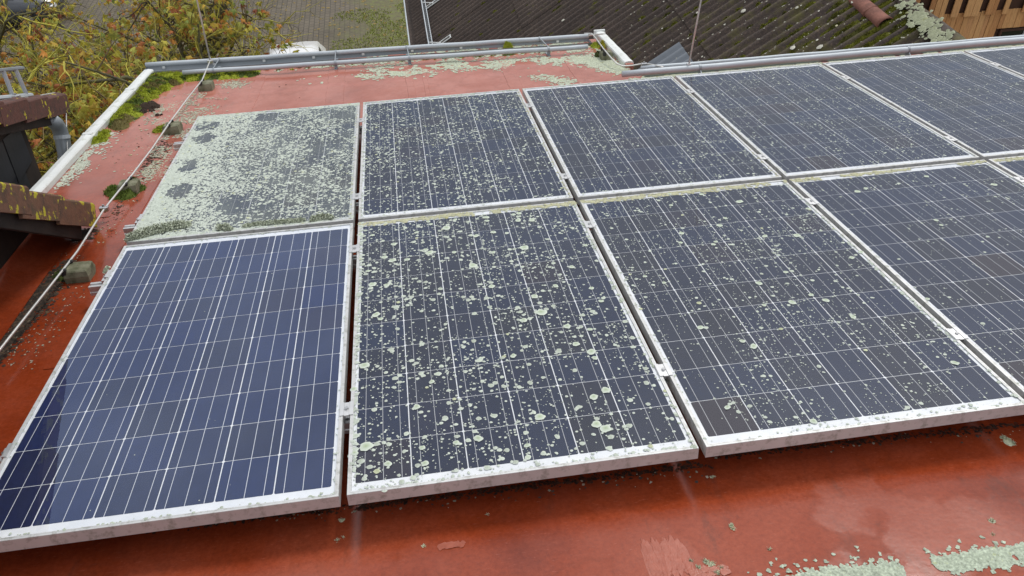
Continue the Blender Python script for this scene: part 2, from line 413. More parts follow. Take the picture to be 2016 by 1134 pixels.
# ================================================================= THE SETTING
GZ = -9.0
def mat_ground():
    m, n, b = newmat('paver_yard'); v = coord(n)
    br = n.nodes.new('ShaderNodeTexBrick'); br.offset = .5
    for k, a in (('Scale', 1.0), ('Mortar Size', .012), ('Mortar Smooth', .3), ('Brick Width', .22), ('Row Height', .165), ('Bias', 0)): br.inputs[k].default_value = a
    br.inputs['Color1'].default_value = (.115, .098, .075, 1); br.inputs['Color2'].default_value = (.14, .12, .09, 1); br.inputs['Mortar'].default_value = (.045, .04, .03, 1)
    mp = n.nodes.new('ShaderNodeMapping'); mp.inputs['Rotation'].default_value = (0, 0, math.radians(90)); n.links.new(v, mp.inputs[0])
    n.links.new(mp.outputs[0], br.inputs['Vector'])
    dirt = ramp(n, noise(n, v, .8, 8, .7), [(.3, (.65, .62, .52)), (.7, (1.1, 1.05, 1))])
    x = n.nodes.new('ShaderNodeMix'); x.data_type = 'RGBA'; x.blend_type = 'MULTIPLY'; x.inputs[0].default_value = 1
    n.links.new(br.outputs[0], x.inputs[6]); n.links.new(dirt.outputs[0], x.inputs[7])
    # soil and turf take over to the right
    sp = n.nodes.new('ShaderNodeSeparateXYZ'); n.links.new(v, sp.inputs[0])
    e = math_(n, 'ADD', sp.outputs[0], math_(n, 'MULTIPLY', math_(n, 'SUBTRACT', noise(n, v, .9, 8, .65), .5), 5.0))
    g = ramp(n, math_(n, 'MULTIPLY_ADD', e, .25), [(0, (0, 0, 0)), (1, (1, 1, 1))])
    gm = n.nodes.new('ShaderNodeMapRange'); gm.inputs[1].default_value = -.9; gm.inputs[2].default_value = 1.0; n.links.new(e, gm.inputs[0])
    soil = ramp(n, noise(n, v, 6, 8, .75), [(.3, (.07, .06, .035)), (.5, (.12, .11, .045)), (.6, (.13, .15, .035)), (.8, (.22, .20, .07))])
    n.links.new(mixc(n, gm.outputs[0], x.outputs[2], soil.outputs[0]), b.inputs['Base Color'])
    b.inputs['Roughness'].default_value = .8
    bump(n, b, noise(n, v, 20, 5), .4, .02)
    return m
g = MB(); NG = 40
gx = np.concatenate([[-250, -120, -60], np.linspace(-30, 30, NG), [60, 120, 250]])
gy = np.concatenate([[-100, -40], np.linspace(-10, 50, NG), [90, 160, 350]])
g.add([(x, y, 0) for y in gy for x in gx], [(j * len(gx) + i, j * len(gx) + i + 1, (j + 1) * len(gx) + i + 1, (j + 1) * len(gx) + i) for j in range(len(gy) - 1) for i in range(len(gx) - 1)])
ground = g.build('ground', mat_ground(), None, (0, 0, GZ)); ground['kind'] = 'structure'

# grass and fallen leaves in the yard
ng = np.random.default_rng(5)
P = np.stack([ng.uniform(-1.2, 2.4, 26000), ng.uniform(17, 34, 26000), np.full(26000, GZ)], 1)
keep = np.array([nz(p[0], p[1], .8, 3.1) + .28 * (p[0] - .35) + .25 * nz(p[0], p[1], 4, 9) > .12 for p in P])
P = P[keep]; N = np.tile([0, 0, 1.0], (len(P), 1))
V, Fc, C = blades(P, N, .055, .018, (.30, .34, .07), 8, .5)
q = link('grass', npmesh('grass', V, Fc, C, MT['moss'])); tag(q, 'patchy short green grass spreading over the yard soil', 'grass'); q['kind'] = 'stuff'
n = 700; lx = ng.uniform(-4, 1.6, n); ly = ng.uniform(18, 34, n)
V, Fc, C = crust(lx, ly, ng.uniform(.02, .06, n), 3, GZ + .006, .02, 6, (.42, .34, .12), (.36, .2, .06), .4)
q = link('fallen_leaves', npmesh('fallen_leaves', V, Fc, C, MT['leaf'])); tag(q, 'small fallen yellow leaves scattered over the paved yard', 'leaves'); q['kind'] = 'stuff'

# ---------------------------------------------------------------- the building with the red roof
UL, UR = -.745, 6.6
VE1 = float(rp(664, 117)[1]); VE2 = 3.93; US = 2.93       # eave of the long part, eave right of the step, the step
VN = -3.2
WALLU = -.53
def zf(u, v):
    u = np.asarray(u, float); v = np.asarray(v, float)
    z = .0022 * np.sin(3.1 * u + 1.2) * np.sin(2.3 * v + .4) + .0012 * np.sin(7.3 * u - 2.1 * v) + .0007 * np.sin(17 * u + 9 * v)
    for s in (.17, 1.16, 2.14, 3.12, 4.1, 5.1): z = z + .0028 * np.clip((u - s + .012 * np.sin(3 * v + s)) / .006, 0, 1) - .0028 * np.clip((u - s - .01) / .5, 0, 1)
    s = 4.30; z = z + .003 * np.clip((v - s - .02 * np.sin(2.2 * u)) / .006, 0, 1) * np.clip((2.2 - u) / .3, 0, 1) - .003 * np.clip((v - s) / .5, 0, 1) * np.clip((2.2 - u) / .3, 0, 1)
    return z
house = rthing('red_roof_building', 'low building with shiny wet red coated roof carrying the solar panels', 'building', (0, 0, WR))
def roof_mesh():
    us = np.unique(np.round(np.concatenate([np.arange(WALLU, UR, .035), [US, UL, UR], np.linspace(UL, WALLU, 6)]), 4)); vs = np.unique(np.round(np.concatenate([np.arange(VN, VE1, .035), [VE2, VE1, 2.28]]), 4))
    U, Vv = np.meshgrid(us, vs); Z = zf(U, Vv); nu = len(us)
    ok = lambda a, b: not (a >= US - 1e-6 and b >= VE2 - 1e-6) and not (a < WALLU - 1e-6 and b < 2.28 - 1e-6)
    fs = [(j * nu + i, j * nu + i + 1, (j + 1) * nu + i + 1, (j + 1) * nu + i) for j in range(len(vs) - 1) for i in range(nu - 1) if ok(us[i], vs[j])]
    g = MB(); g.add(np.stack([U.ravel(), Vv.ravel(), Z.ravel()], 1), fs); return g
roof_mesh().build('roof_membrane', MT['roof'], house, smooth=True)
# membrane turned up against the slate wall
g = MB(); cs = [(WALLU + .14 - .14 * math.sin(t), .003 + .085 * (1 - math.cos(t))) for t in np.linspace(0, math.pi / 2, 9)]
cs = [(a, b) for a, b in cs]; vv = np.arange(VN, 2.30, .08); vs = []
for v in vv:
    for a, b in cs: vs.append((a + .002, v, b + .003 + float(zf(a, v))))
k = len(cs); g.add(vs, [(j * k + i, j * k + i + 1, (j + 1) * k + i + 1, (j + 1) * k + i) for j in range(len(vv) - 1) for i in range(k - 1)])
g.build('upstand', MT['roof'], house, smooth=True)
MT['plaster'] = simple('pale_render', (.50, .48, .43), (.62, .60, .55), 3, .9)
g = MB(); g.box((UL + .02, VN, -.11), (US - .01, VE1 - .02, -.012)); g.box((US - .012, VN, -.11), (UR, VE2 - .02, -.0121)); g.build('roof_deck', MT['capwhite'], house)
g = MB(); g.box((UL + .12, -3, GZ), (US - .15, VE1 * ct - .25, -1.2)); g.box((US - .16, -3, GZ), (UR, VE2 * ct - .25, -1.15))
wl = g.build('wall', MT['plaster'], house); wl.rotation_euler = (TH, 0, 0); wl.location = tuple(-(M.T @ M @ np.array([0, 0, WR])) @ np.eye(3))
wl.matrix_parent_inverse = Matrix.Identity(4)
def capstrip(a, b, wd, h, name):          # folded sheet cap lying over the roof edge from a to b (roof coords)
    a, b = Vector(a), Vector(b); t = (b - a).normalized(); s = Vector((t.y, -t.x, 0))
    prof = [(-wd / 2, -h), (-wd / 2, -.004), (-wd / 2 + .006, .004), (0, .009), (wd / 2 - .006, .004), (wd / 2, -.004), (wd / 2, -h)]
    g = MB(); vs = []
    ns = 14
    for i in range(ns + 1):
        p = a.lerp(b, i / ns)
        for x, z in prof: vs.append(p + s * (x + .0015 * math.sin(i * 2.1)) + Vector((0, 0, z)))
    k = len(prof); g.add(vs, [(j * k + i, j * k + (i + 1) % k, (j + 1) * k + (i + 1) % k, (j + 1) * k + i) for j in range(ns) for i in range(k)] + [tuple(range(k)), tuple(range(ns * k, ns * k + k))])
    ob = g.build(name, MT['capwhite'], house); return ob
wc = -.105
def sleeve(a, b, t):
    p = np.asarray(a) * (1 - t) + np.asarray(b) * t; g = MB(); g.box((-.041, -.018, -.034), (.041, .018, -.001), .002); g.box((-.03, -.018, -.003), (.03, .018, .0115), .002)
    d_ = np.asarray(b) - np.asarray(a); g.build('cap_joint', MT['capwhite'], house, p, (0, 0, -math.atan2(d_[0], d_[1])))
e1 = (rp(284, 136, wc) + rp(301, 140, wc)) / 2; e0 = (rp(48, 380, wc) + rp(84, 378, wc)) / 2
off = np.array([0, 0, -WR])
d = (e0 - e1) / np.linalg.norm(e0 - e1)
capstrip(e1 + off, e0 + d * .35 + off, .074, .034, 'verge_cap')
for t_ in (.22, .62): sleeve(e1 + off, e0 + off, t_)
s1 = (rp(1172, 64, wc) + rp(1190, 63, wc)) / 2; s0 = (rp(1230, 124, wc) + rp(1246, 121, wc)) / 2
capstrip(s1 + off, s0 + off, .072, .034, 'verge_cap')
g = MB(); q = s1 + off; g.box((q[0] - .05, q[1] + .0, q[2] - .05), (q[0] + .045, q[1] + .016, q[2] + .02), .003); g.build('cap_end', MT['capwhite'], house)
q = s0 + off; g = MB(); g.box((q[0] - .03, q[1] - .03, -.02), (q[0] + .03, q[1] - .003, q[2] - .004), .003); g.build('cap_end', MT['roof'], house)

# fresh coating brushed over repairs
def strokes(px, py, wx, ly, n, seed, name):
    c = rp(px, py); gg = random.Random(seed); g = MB()
    for i in range(n):
        x = c[0] + gg.uniform(-wx, wx); y = c[1] + gg.uniform(-ly * .35, ly * .35); l = gg.uniform(.35, 1) * ly; w = gg.uniform(.003, .010); a = gg.gauss(0, .06)
        z = float(zf(x, y)) + gg.uniform(.0006, .0022)
        t = (math.sin(a), math.cos(a)); s = (t[1], -t[0]); pts = []
        for f, ww in ((-.5, .4), (-.3, 1), (.25, 1), (.5, .25)):
            for sg in (-1, 1): pts.append((x + t[0] * l * f + s[0] * w * ww * sg, y + t[1] * l * f + s[1] * w * ww * sg, z + .0004 * sg))
        g.add(pts, [(0, 1, 3, 2), (2, 3, 5, 4), (4, 5, 7, 6)])
    return g.build(name, MT['fresh'], house)
MT['fresh'] = simple('fresh_red_coating', (.30, .075, .042), (.38, .105, .062), 40, .35, bmp=.3, bd=.002)
strokes(1312, 1100, .055, .10, 110, 3, 'brushed_coating')
strokes(1395, 1125, .05, .03, 40, 4, 'brushed_coating')
strokes(890, 1075, .035, .02, 26, 5, 'brushed_coating')

# ---------------------------------------------------------------- solar panels
PW, PL, GU, GV = .992, 1.698, .0222, .0337
FH = .040
def frame_mesh():
    g = MB()
    def ring(i, w): return [(i, i, w), (PW - i, i, w), (PW - i, PL - i, w), (i, PL - i, w)]
    rs = [ring(.028, 0.0), ring(0, 0.0), ring(0, FH - .0008), ring(.0008, FH), ring(.0062, FH), ring(.0066, FH - .0006), ring(.0074, FH - .0006), ring(.0078, FH), ring(.0112, FH), ring(.0116, FH - .005), ring(.028, FH - .005), ring(.028, 0.0)]
    vs = [p for r in rs[:-1] for p in r]; k = len(rs) - 1
    fs = []
    for a in range(k):
        b = (a + 1) % k
        for i in range(4): fs.append((a * 4 + i, a * 4 + (i + 1) % 4, b * 4 + (i + 1) % 4, b * 4 + i))
    g.add(vs, fs); return g.mesh('frame', MT['alu'])
me_frame = frame_mesh()
me_sheet = MB().box((.012, .012, FH - .0075), (PW - .012, PL - .012, FH - .0042)).mesh('backsheet', MT['sheet'])
CPX, CPY = .1585, .1612; CX, CY = .1552, .1590
MX = (PW - 6 * CPX) / 2; MY = (PL - 10 * CPY) / 2
g = MB(); a, b, e = CX / 2, CY / 2, .0035
g.prism([(-a + e, -b), (a - e, -b), (a, -b + e), (a, b - e), (a - e, b), (-a + e, b), (-a, b - e), (-a, -b + e)], 'z', -.0002, .0002)
me_cell = g.mesh('solar_cell', MT['cell']); me_cell_old = g.mesh('solar_cell', MT['cell_old'])
def glass_mesh(mat, nm):
    me = MB().box((.0118, .0118, FH - .0036), (PW - .0118, PL - .0118, FH - .0022)).mesh('glass', mat)
    me.materials.append(MT['clear'])
    for p in me.polygons: p.material_index = 0 if p.normal.z > .5 else 1
    return me
me_gl = {k: glass_mesh(MT[k], k) for k in ('glass', 'glass_clean', 'glass_overgrown')}
ZL = FH - .0021                                            # lichens sit on the glass
me_ros = []
for s in range(6):
    V, Fc, C = crust(np.zeros(1), np.zeros(1), np.array([1.0]), 70 + s, 0, .07, 15, (.66, .72, .63), (.46, .53, .38), .16)
    V[:, 2] = np.clip(V[:, 2], 0, .07); C[:15] = np.array((.62, .67, .59)); C[15:30] = np.array((.50, .56, .45)); C[30] = np.array((.34, .41, .26))
    me_ros.append(npmesh('lichen_rosette', V, Fc, C, MT['lichen']))
def scatter(n, rmin, rmax, gamma, dens, seed):
    g = np.random.default_rng(seed); out = []
    lo, hi = .004, .004
    xs, ys, rs = [], [], []
    tries = 0
    while len(xs) < n and tries < n * 40:
        tries += 1
        x = g.uniform(lo, PW - lo); y = g.uniform(hi, PL - hi)
        if g.random() < dens(x, y):
            xs.append(x); ys.append(y); rs.append(rmin + (rmax - rmin) * g.random() ** gamma)
    return np.array(xs), np.array(ys), np.array(rs)
def make_panel(col, row, label, cfg):
    u0 = col * (PW + GU); v0 = row * (PL + GV)
    p = rthing('solar_panel', label, 'solar panel', (u0, v0, -FH), 'solar panels in two rows on the red roof')
    link('frame', me_frame, p); link('backsheet', me_sheet, p)
    for j in range(10):
        for i in range(6):
            link('solar_cell', me_cell if cfg.get('clean') else me_cell_old, p, (MX + (i + .5) * CPX, MY + (j + .5) * CPY, FH - .00395))
    link('glass', me_gl[cfg.get('glass', 'glass_clean' if cfg.get('clean') else 'glass')], p)
    seed = col * 10 + row * 100 + 5
    dens = cfg.get('dens', lambda x, y: np.clip(.5 + .9 * nz(x, y, 4.5, seed) + .5 * nz(x, y, 14, seed + 3), .06, 1))
    parts = []
    for (n, r0, r1, gm) in cfg['spots']:
        x, y, r = scatter(n, r0, r1, gm, dens, seed + n); parts.append(crust(x, y, r, seed + n + 1, ZL, .0014, 9 if r1 > .004 else 6))
    gg = np.random.default_rng(seed)
    # growth along the inside of the frame
    def edge(n, side, r0, r1, depth, pale, lim=(0, 1)):
        t = gg.uniform(lim[0], lim[1], n); dd = .010 + np.abs(gg.normal(0, depth, n)); r = gg.uniform(r0, r1, n)
        keep = np.array([nz(k, side * 3.3 + seed, 7) > -.28 for k in t * (PW if side in (0, 2) else PL)]); t, dd, r = t[keep], dd[keep], r[keep]
        x, y = {0: (t * PW, dd), 1: (PW - dd, t * PL), 2: (t * PW, PL - dd), 3: (dd, t * PL)}[side]
        x = np.clip(x, .007, PW - .007); y = np.clip(y, .007, PL - .007)
        if 'glass' in cfg:                                    # keep the bare patches of the overgrown panel open
            ok = np.array([all(((a - h[0]) / h[2]) ** 2 + ((b - h[1]) / h[3]) ** 2 > 1 + 1.1 * nz(a, b, 14) + .9 * nz(a, b, 45) for h in HOLES) or gg.random() < .04 for a, b in zip(x, y)]); x, y, r = x[ok], y[ok], r[ok]
        onf = (np.minimum(np.minimum(x, PW - x), np.minimum(y, PL - y)) < .0115) * .0021
        V, Fc, C = crust(x, y, r, seed + side * 7 + n, 0, .003, 8, pale, tuple(k * .78 for k in pale), .4)
        V[:, 2] += np.repeat(ZL + onf + .0003, 17); parts.append((V, Fc, C))
    for sd_, n_, r0, r1, dp, pale in cfg.get('edges', []): edge(n_, sd_, r0, r1, dp, pale)
    if parts:
        V, Fc, C = merge(parts); q = link('lichen_spots', npmesh('lichen_spots', V, Fc, C, MT['lichen']), p); q['kind'] = 'stuff'
    nb = cfg.get('big', 0)
    if nb:
        x, y, r = scatter(nb, cfg['bigr'][0], cfg['bigr'][1], 2.0, dens, seed + 999)
        for i in range(len(x)):
            q = link('lichen_rosette', me_ros[i % 6], p, (x[i], y[i], ZL + .0012), (0, 0, gg.uniform(0, 6.3))); q.scale = (r[i], r[i] * gg.uniform(.8, 1.1), .035)
    return p
def hole_list():
    hs = []
    for (px, py, rx, ry) in ((407, 248, 27, 9), (400, 271, 23, 9), (372, 328, 17, 13), (525, 228, 24, 9), (350, 375, 24, 15), (462, 403, 30, 18)):
        c = rp(px, py, 0); a = rp(px + rx, py, 0); b = rp(px, py - ry, 0)
        hs.append((c[0], c[1] - PL - GV, abs(a[0] - c[0]), abs(b[1] - c[1])))
    return hs
HOLES = hole_list()
def densA2(x, y):
    for (a, b, rx, ry) in HOLES:
        if ((x - a) / rx) ** 2 + ((y - b) / ry) ** 2 < 1 + 1.1 * nz(x, y, 16) + .6 * nz(x, y, 45): return .035
    f = .24 + .95 * math.exp(-(x / .36) ** 2) + .28 * nz(x, y, 6, 2) + .30 * nz(x, y, 16, 5)
    return max(.03, min(1, f))
PALE = (.55, .60, .52); YEL = (.52, .51, .34); GRY = (.48, .53, .43)
def densB(x, y): return float(np.clip(.50 + .35 * (y - .85) / .85 * (y > .85) - .25 * (x - .4) + .7 * nz(x, y, 4, 7) + .5 * nz(x, y, 12, 3), .10, 1))
make_panel(0, 0, 'clean dark blue solar panel free of lichen spots', {'clean': 1, 'spots': [(26, .0008, .003, 2)], 'dens': lambda x, y: .5,
    'edges': [(3, 60, .001, .005, .004, PALE), (0, 80, .0012, .005, .006, GRY), (1, 60, .0012, .004, .004, PALE), (2, 90, .001, .004, .006, GRY)]})
make_panel(0, 1, 'solar panel almost covered by white lichen with a few dark bare patches', {'glass': 'glass_overgrown', 'spots': [(8500, .003, .0085, 1.4), (13000, .0013, .0032, 1.2)], 'dens': densA2,
    'edges': [(3, 2600, .004, .010, .075, PALE), (2, 380, .004, .012, .014, PALE), (1, 90, .002, .005, .006, YEL), (0, 240, .004, .010, .016, PALE)]})
make_panel(1, 0, 'solar panel dotted with many large round white lichen rosettes', {'spots': [(4200, .0011, .0025, 1.4), (1700, .0026, .0052, 1.2), (430, .0056, .0105, 1.5)], 'dens': densB, 'big': 62, 'bigr': (.010, .0195),
    'edges': [(2, 420, .004, .011, .016, YEL), (3, 220, .003, .009, .007, PALE), (0, 60, .002, .008, .008, PALE), (1, 110, .002, .007, .006, GRY)]})
make_panel(1, 1, 'solar panel peppered with small white lichen dots between the overgrown panel and a brownish panel', {'spots': [(3200, .0013, .0032, 1.3), (1700, .0032, .0075, 1.5)], 'dens': lambda x, y: float(np.clip(.62 - .35 * (x - .3) + .6 * nz(x, y, 5, 11) + .5 * nz(x, y, 15, 2), .07, 1)),
    'edges': [(2, 160, .003, .009, .010, PALE), (1, 150, .002, .006, .006, YEL), (3, 110, .002, .005, .005, GRY), (0, 50, .001, .004, .006, PALE)]})
make_panel(2, 0, 'solar panel with scattered round lichen rosettes and a dark reddish lower corner', {'spots': [(3600, .0010, .0022, 1.4), (900, .0023, .0046, 1.4), (190, .005, .0085, 1.5)], 'big': 30, 'bigr': (.009, .0165),
    'edges': [(2, 420, .004, .011, .016, YEL), (3, 90, .001, .004, .005, GRY), (0, 36, .002, .006, .010, PALE), (1, 150, .002, .007, .006, PALE)]})
make_panel(2, 1, 'brownish solar panel with small lichen dots at the roof edge step', {'spots': [(2000, .0012, .0028, 1.4), (850, .003, .0065, 1.6)],
    'edges': [(2, 110, .003, .008, .007, PALE), (1, 130, .001, .005, .006, YEL), (3, 90, .001, .004, .005, YEL), (0, 40, .001, .004, .006, GRY)]})
make_panel(3, 0, 'solar panel with few thin lichen dots right of the reddish cornered panel', {'spots': [(1500, .0009, .002, 1.4), (300, .0022, .0046, 1.5), (60, .0045, .008, 1.5)], 'big': 10, 'bigr': (.008, .013),
    'edges': [(2, 380, .004, .010, .014, YEL), (3, 60, .001, .004, .005, GRY), (1, 70, .001, .005, .006, GRY)]})
make_panel(3, 1, 'blue solar panel sprinkled with dots right of the brownish panel in the far row', {'spots': [(1900, .0012, .0028, 1.4), (600, .0028, .006, 1.6)],
    'edges': [(2, 90, .002, .007, .006, PALE), (1, 150, .001, .005, .006, PALE), (3, 50, .001, .004, .005, GRY)]})
make_panel(4, 0, 'solar panel at the right end of the near row', {'spots': [(700, .0008, .002, 1.5), (220, .002, .0046, 1.5), (40, .0045, .008, 1.5)],
    'edges': [(2, 380, .004, .010, .014, YEL), (3, 60, .001, .004, .005, GRY)]})
make_panel(4, 1, 'nearly clean solar panel in the far row in front of the shingled wall', {'spots': [(1200, .0012, .0026, 1.4), (320, .0026, .0055, 1.6)],
    'edges': [(2, 60, .002, .006, .006, PALE), (3, 50, .001, .004, .005, GRY)]})
make_panel(5, 1, 'dark solar panel at the right end of the far row', {'spots': [(520, .001, .0024, 1.4), (160, .003, .006, 1.6)], 'edges': [(2, 60, .002, .006, .006, PALE)]})

# ---------------------------------------------------------------- mounting rails with clamps
g = MB(); g.prism([(-.011, -.016), (-.008, -.016), (-.008, -.002), (.008, -.002), (.008, -.016), (.011, -.016), (.011, .0005), (.021, .0005), (.021, .0035), (.0085, .0035), (.007, .001), (-.007, .001), (-.0085, .0035), (-.021, .0035), (-.021, .0005), (-.011, .0005)], 'y', -.032, .032)
me_mid = g.mesh('mid_clamp', MT['rail'])
g = MB(); g.tube([(0, 0, -.004), (0, 0, .007)], .0065, 6); me_bolt = g.mesh('bolt', MT['steel'])
g = MB(); g.prism([(-.022, -.0395), (-.0015, -.0395), (-.0015, .0005), (.009, .0005), (.009, .0038), (-.006, .0038), (-.006, -.012), (-.022, -.012)], 'y', -.030, .030)
me_end = g.mesh('end_clamp', MT['rail'])
g = MB(); g.box((-.03, -.035, 0), (.03, .035, .006), .002); g.box((-.005, -.025, .005), (.005, .025, .0595), .001); me_foot = g.mesh('rail_foot', MT['rail'])
rail_names = ['aluminium mounting rail nearest the bare red roof under the near panel row', 'aluminium mounting rail near the far edge of the near panel row', 'aluminium mounting rail near the near edge of the far panel row', 'aluminium mounting rail nearest the eave under the far panel row']
for k, (v, row) in enumerate(((.372, 0), (1.445, 0), (1.985, 1), (3.09, 1))):
    r = rthing('mounting_rail', rail_names[k], 'mounting rail', (0, v, -.14), 'mounting rails under the panels')
    nmax = 5 if row == 0 else 6
    x1 = nmax * (PW + GU) + .05
    g = MB(); g.prism([(-.02, .0595), (.02, .0595), (.02, .072), (.017, .074), (.017, .084), (.02, .086), (.02, .0995), (.006, .0995), (.006, .09), (-.006, .09), (-.006, .0995), (-.02, .0995), (-.02, .086), (-.017, .084), (-.017, .074), (-.02, .072)], 'x', -.085, x1)
    g.build('rail_profile', MT['rail'], r)
    for i in range(nmax - 1):
        c = link('mid_clamp', me_mid, r, ((i + 1) * (PW + GU) - GU / 2, 0, .14)); link('bolt', me_bolt, c)
    c = link('end_clamp', me_end, r, (0, 0, .14)); link('bolt', me_bolt, c, (-.014, 0, -.012))
    for i in range(6): link('rail_foot', me_foot, r, (.12 + i * 1.12, 0, .001))

# ---------------------------------------------------------------- gutters and snow guards
def along(a, b, t): return np.asarray(a) * (1 - t) + np.asarray(b) * t
B0 = rp(287, 128, -.10); B1 = rp(1158, 71, -.10)           # rolled bead of the long gutter
def gutter(name, label, b0, b1, rad, depth, br, nbr):
    base = (float(b0[0]), float(b0[1]), WR); t = rthing(name, label, 'gutter', base)
    L = lambda p: np.asarray(p) - np.array(base)
    g = MB(); n = 40; prof = [(-depth * (1 - math.cos(a)) if False else -depth / 2 + depth / 2 * math.cos(a), -depth * .62 * math.sin(a)) for a in np.linspace(0, math.pi, 12)]
    vs = []
    for i in range(n + 1):
        p = L(along(b0, b1, i / n))
        for dv, dw in prof: vs.append((p[0], p[1] + dv, p[2] - rad + dw))
        for dv, dw in prof: vs.append((p[0], p[1] + dv * .97, p[2] - rad + dw * .97 + .0015))
    k = 12; fs = []
    for i in range(n):
        for o_ in (0, k):
            for j in range(k - 1): fs.append((i * 2 * k + o_ + j, i * 2 * k + o_ + j + 1, (i + 1) * 2 * k + o_ + j + 1, (i + 1) * 2 * k + o_ + j))
    for e_ in (0, n): fs.append(tuple(e_ * 2 * k + j for j in range(k)))
    g.add(vs, fs); g.build('trough', MT['zinc_dark'], t, smooth=True)
    g = MB(); g.tube([L(along(b0, b1, i / 24)) + np.array([0, .002 * math.sin(i), .0012 * math.sin(i * 1.7)]) for i in range(25)], rad, 14); g.build('bead', MT['zinc'], t, smooth=True)
    for i in range(nbr):
        p = L(along(b0, b1, (i + .35) / nbr)); g = MB(); g.box((p[0] - .011, p[1] - .022, p[2] - .032), (p[0] + .011, p[1] - .0192, p[2] - .014), .001); g.build('bracket_tab', MT['capwhite'], t)
    return t
gutter('gutter', 'grey zinc gutter with rolled bead along the eave left of the roof step', B0, B1, .0185, .15, 12, 9)
B2 = rp(1262, 134, -.105); B3 = rp(2016, 72, -.115) + np.array([.3, 0, 0])
gutter('gutter', 'grey zinc gutter along the eave between the roof step and the shingled house', B2, B3, .014, .12, 12, 7)
T0 = rp(360, 143, -.09); T1 = rp(1157, 92, -.09)
sg = rthing('snow_guard', 'grey snow guard tube along the lichened eave left of the roof step', 'snow guard', (float(T0[0]), float(T0[1]), WR))
Ls = lambda p: np.asarray(p) - np.array([T0[0], T0[1], WR])
g = MB(); g.tube([Ls(along(T0, T1, i / 20)) + np.array([0, .003 * math.sin(i * .9), .0015 * math.sin(i * 1.3)]) for i in range(21)], .0175, 14); g.build('tube', MT['zinc'], sg, smooth=True)
for px, py in ((420, 140), (660, 125), (806, 115), (1080, 97)):
    p = rp(px, py, -.09); q = rp(px - 5, py - 22 if px < 1000 else py - 20, -.10); p = along(T0, T1, (p[0] - T0[0]) / (T1[0] - T0[0])); q = along(B0, B1, (p[0] - .01 - B0[0]) / (B1[0] - B0[0]))
    g = MB(); a = Ls(p); b = Ls(q)
    g.add([(a[0] - .012, a[1] - .03, .004), (a[0] + .012, a[1] - .03, .004), (b[0] + .012, b[1] - .06, .004), (b[0] - .012, b[1] - .06, .004)] + [(a[0] - .012, a[1] - .03, .009), (a[0] + .012, a[1] - .03, .009), (b[0] + .012, b[1] - .06, .009), (b[0] - .012, b[1] - .06, .009)], [(0, 3, 2, 1), (4, 5, 6, 7), (0, 1, 5, 4), (1, 2, 6, 5), (2, 3, 7, 6), (3, 0, 4, 7)])
    g.box((a[0] - .012, a[1] - .0035, .005), (a[0] + .012, a[1] + .0035, a[2])); g.tube([(a[0] - .008, a[1], a[2]), (a[0] + .008, a[1], a[2])], .0205, 14); g.tube([(b[0] - .006, b[1], b[2]), (b[0] + .006, b[1], b[2])], .0212, 14)
    g.add([(a[0] - .004, a[1] + .005, a[2] + .018), (a[0] + .004, a[1] + .005, a[2] + .018), (b[0] + .004, b[1] - .005, b[2] + .015), (b[0] - .004, b[1] - .005, b[2] + .015), (a[0] - .004, a[1] + .005, a[2] + .015), (a[0] + .004, a[1] + .005, a[2] + .015), (b[0] + .004, b[1] - .005, b[2] + .012), (b[0] - .004, b[1] - .005, b[2] + .012)], [(0, 1, 2, 3), (4, 7, 6, 5), (0, 4, 5, 1), (2, 6, 7, 3), (1, 5, 6, 2), (3, 7, 4, 0)])
    g.build('bracket', MT['zinc_dark'], sg)
Q0 = rp(1225, 146, -.08); Q1 = rp(2016, 78, -.08); Q1 = Q1 + (Q1 - Q0) * .12
sg2 = rthing('snow_guard', 'thick grey snow guard tube running along the eave behind the far panel row', 'snow guard', (float(Q0[0]), float(Q0[1]), WR))
L2 = lambda p: np.asarray(p) - np.array([Q0[0], Q0[1], WR])
g = MB(); g.tube([L2(along(Q0, Q1, i / 20)) + np.array([0, .002 * math.sin(i * .9), .001 * math.sin(i * 1.3)]) for i in range(21)], .0215, 16); g.build('tube', MT['zinc'], sg2, smooth=True)
for t in (.165, .625):
    a = L2(along(Q0, Q1, t)); g = MB(); g.prism([(a[1] - .085, .002), (a[1] + .02, .002), (a[1] + .02, a[2]), (a[1] - .005, a[2])], 'x', a[0] - .003, a[0] + .003)
    g.box((a[0] - .03, a[1] - .09, .002), (a[0] + .03, a[1] + .02, .006)); g.tube([(a[0] - .008, a[1], a[2]), (a[0] + .008, a[1], a[2])], .0245, 16); g.build('bracket', MT['zinc_dark'], sg2)

# ---------------------------------------------------------------- lightning protection: conductors, rods, blocks
def conductor(label, pts, rad, extra=()):
    b = pts[0]; t = rthing('lightning_conductor', label, 'lightning conductor', (float(b[0]), float(b[1]), WR)); o_ = np.array([b[0], b[1], WR])
    P_ = [np.asarray(p) - o_ for p in pts]; D = []
    for i in range(len(P_) - 1):
        for k in range(4): D.append(P_[i] + (P_[i + 1] - P_[i]) * k / 4)
    D.append(P_[-1]); g = MB(); g.tube(D, rad, 8); g.build('wire', MT['wire'], t, smooth=True)
    for e in extra:
        p = np.asarray(e) - o_; g = MB(); g.box((p[0] - .022, p[1] - .012, p[2] - .014), (p[0] + .022, p[1] + .012, p[2] + .012), .003); g.tube([(p[0], p[1], p[2] - .02), (p[0], p[1], p[2] + .022)], .006, 6); g.build('clamp', MT['steel'], t)
    return t
wb = -.075
pl = [(-12, 703), (40, 637), (95, 568), (125, 530), (152, 495), (205, 412), (243, 365), (262, 342), (300, 292), (333, 243), (370, 193), (398, 158), (412, 130)]
wp = [rp(x, y, wb) for x, y in pl]; wp[-1] = rp(414, 119, -.08)
conductor('straight aluminium conductor wire crossing the red roof on mossy concrete blocks', wp, .0052, [rp(205, 411, wb), rp(414, 121, -.08)])
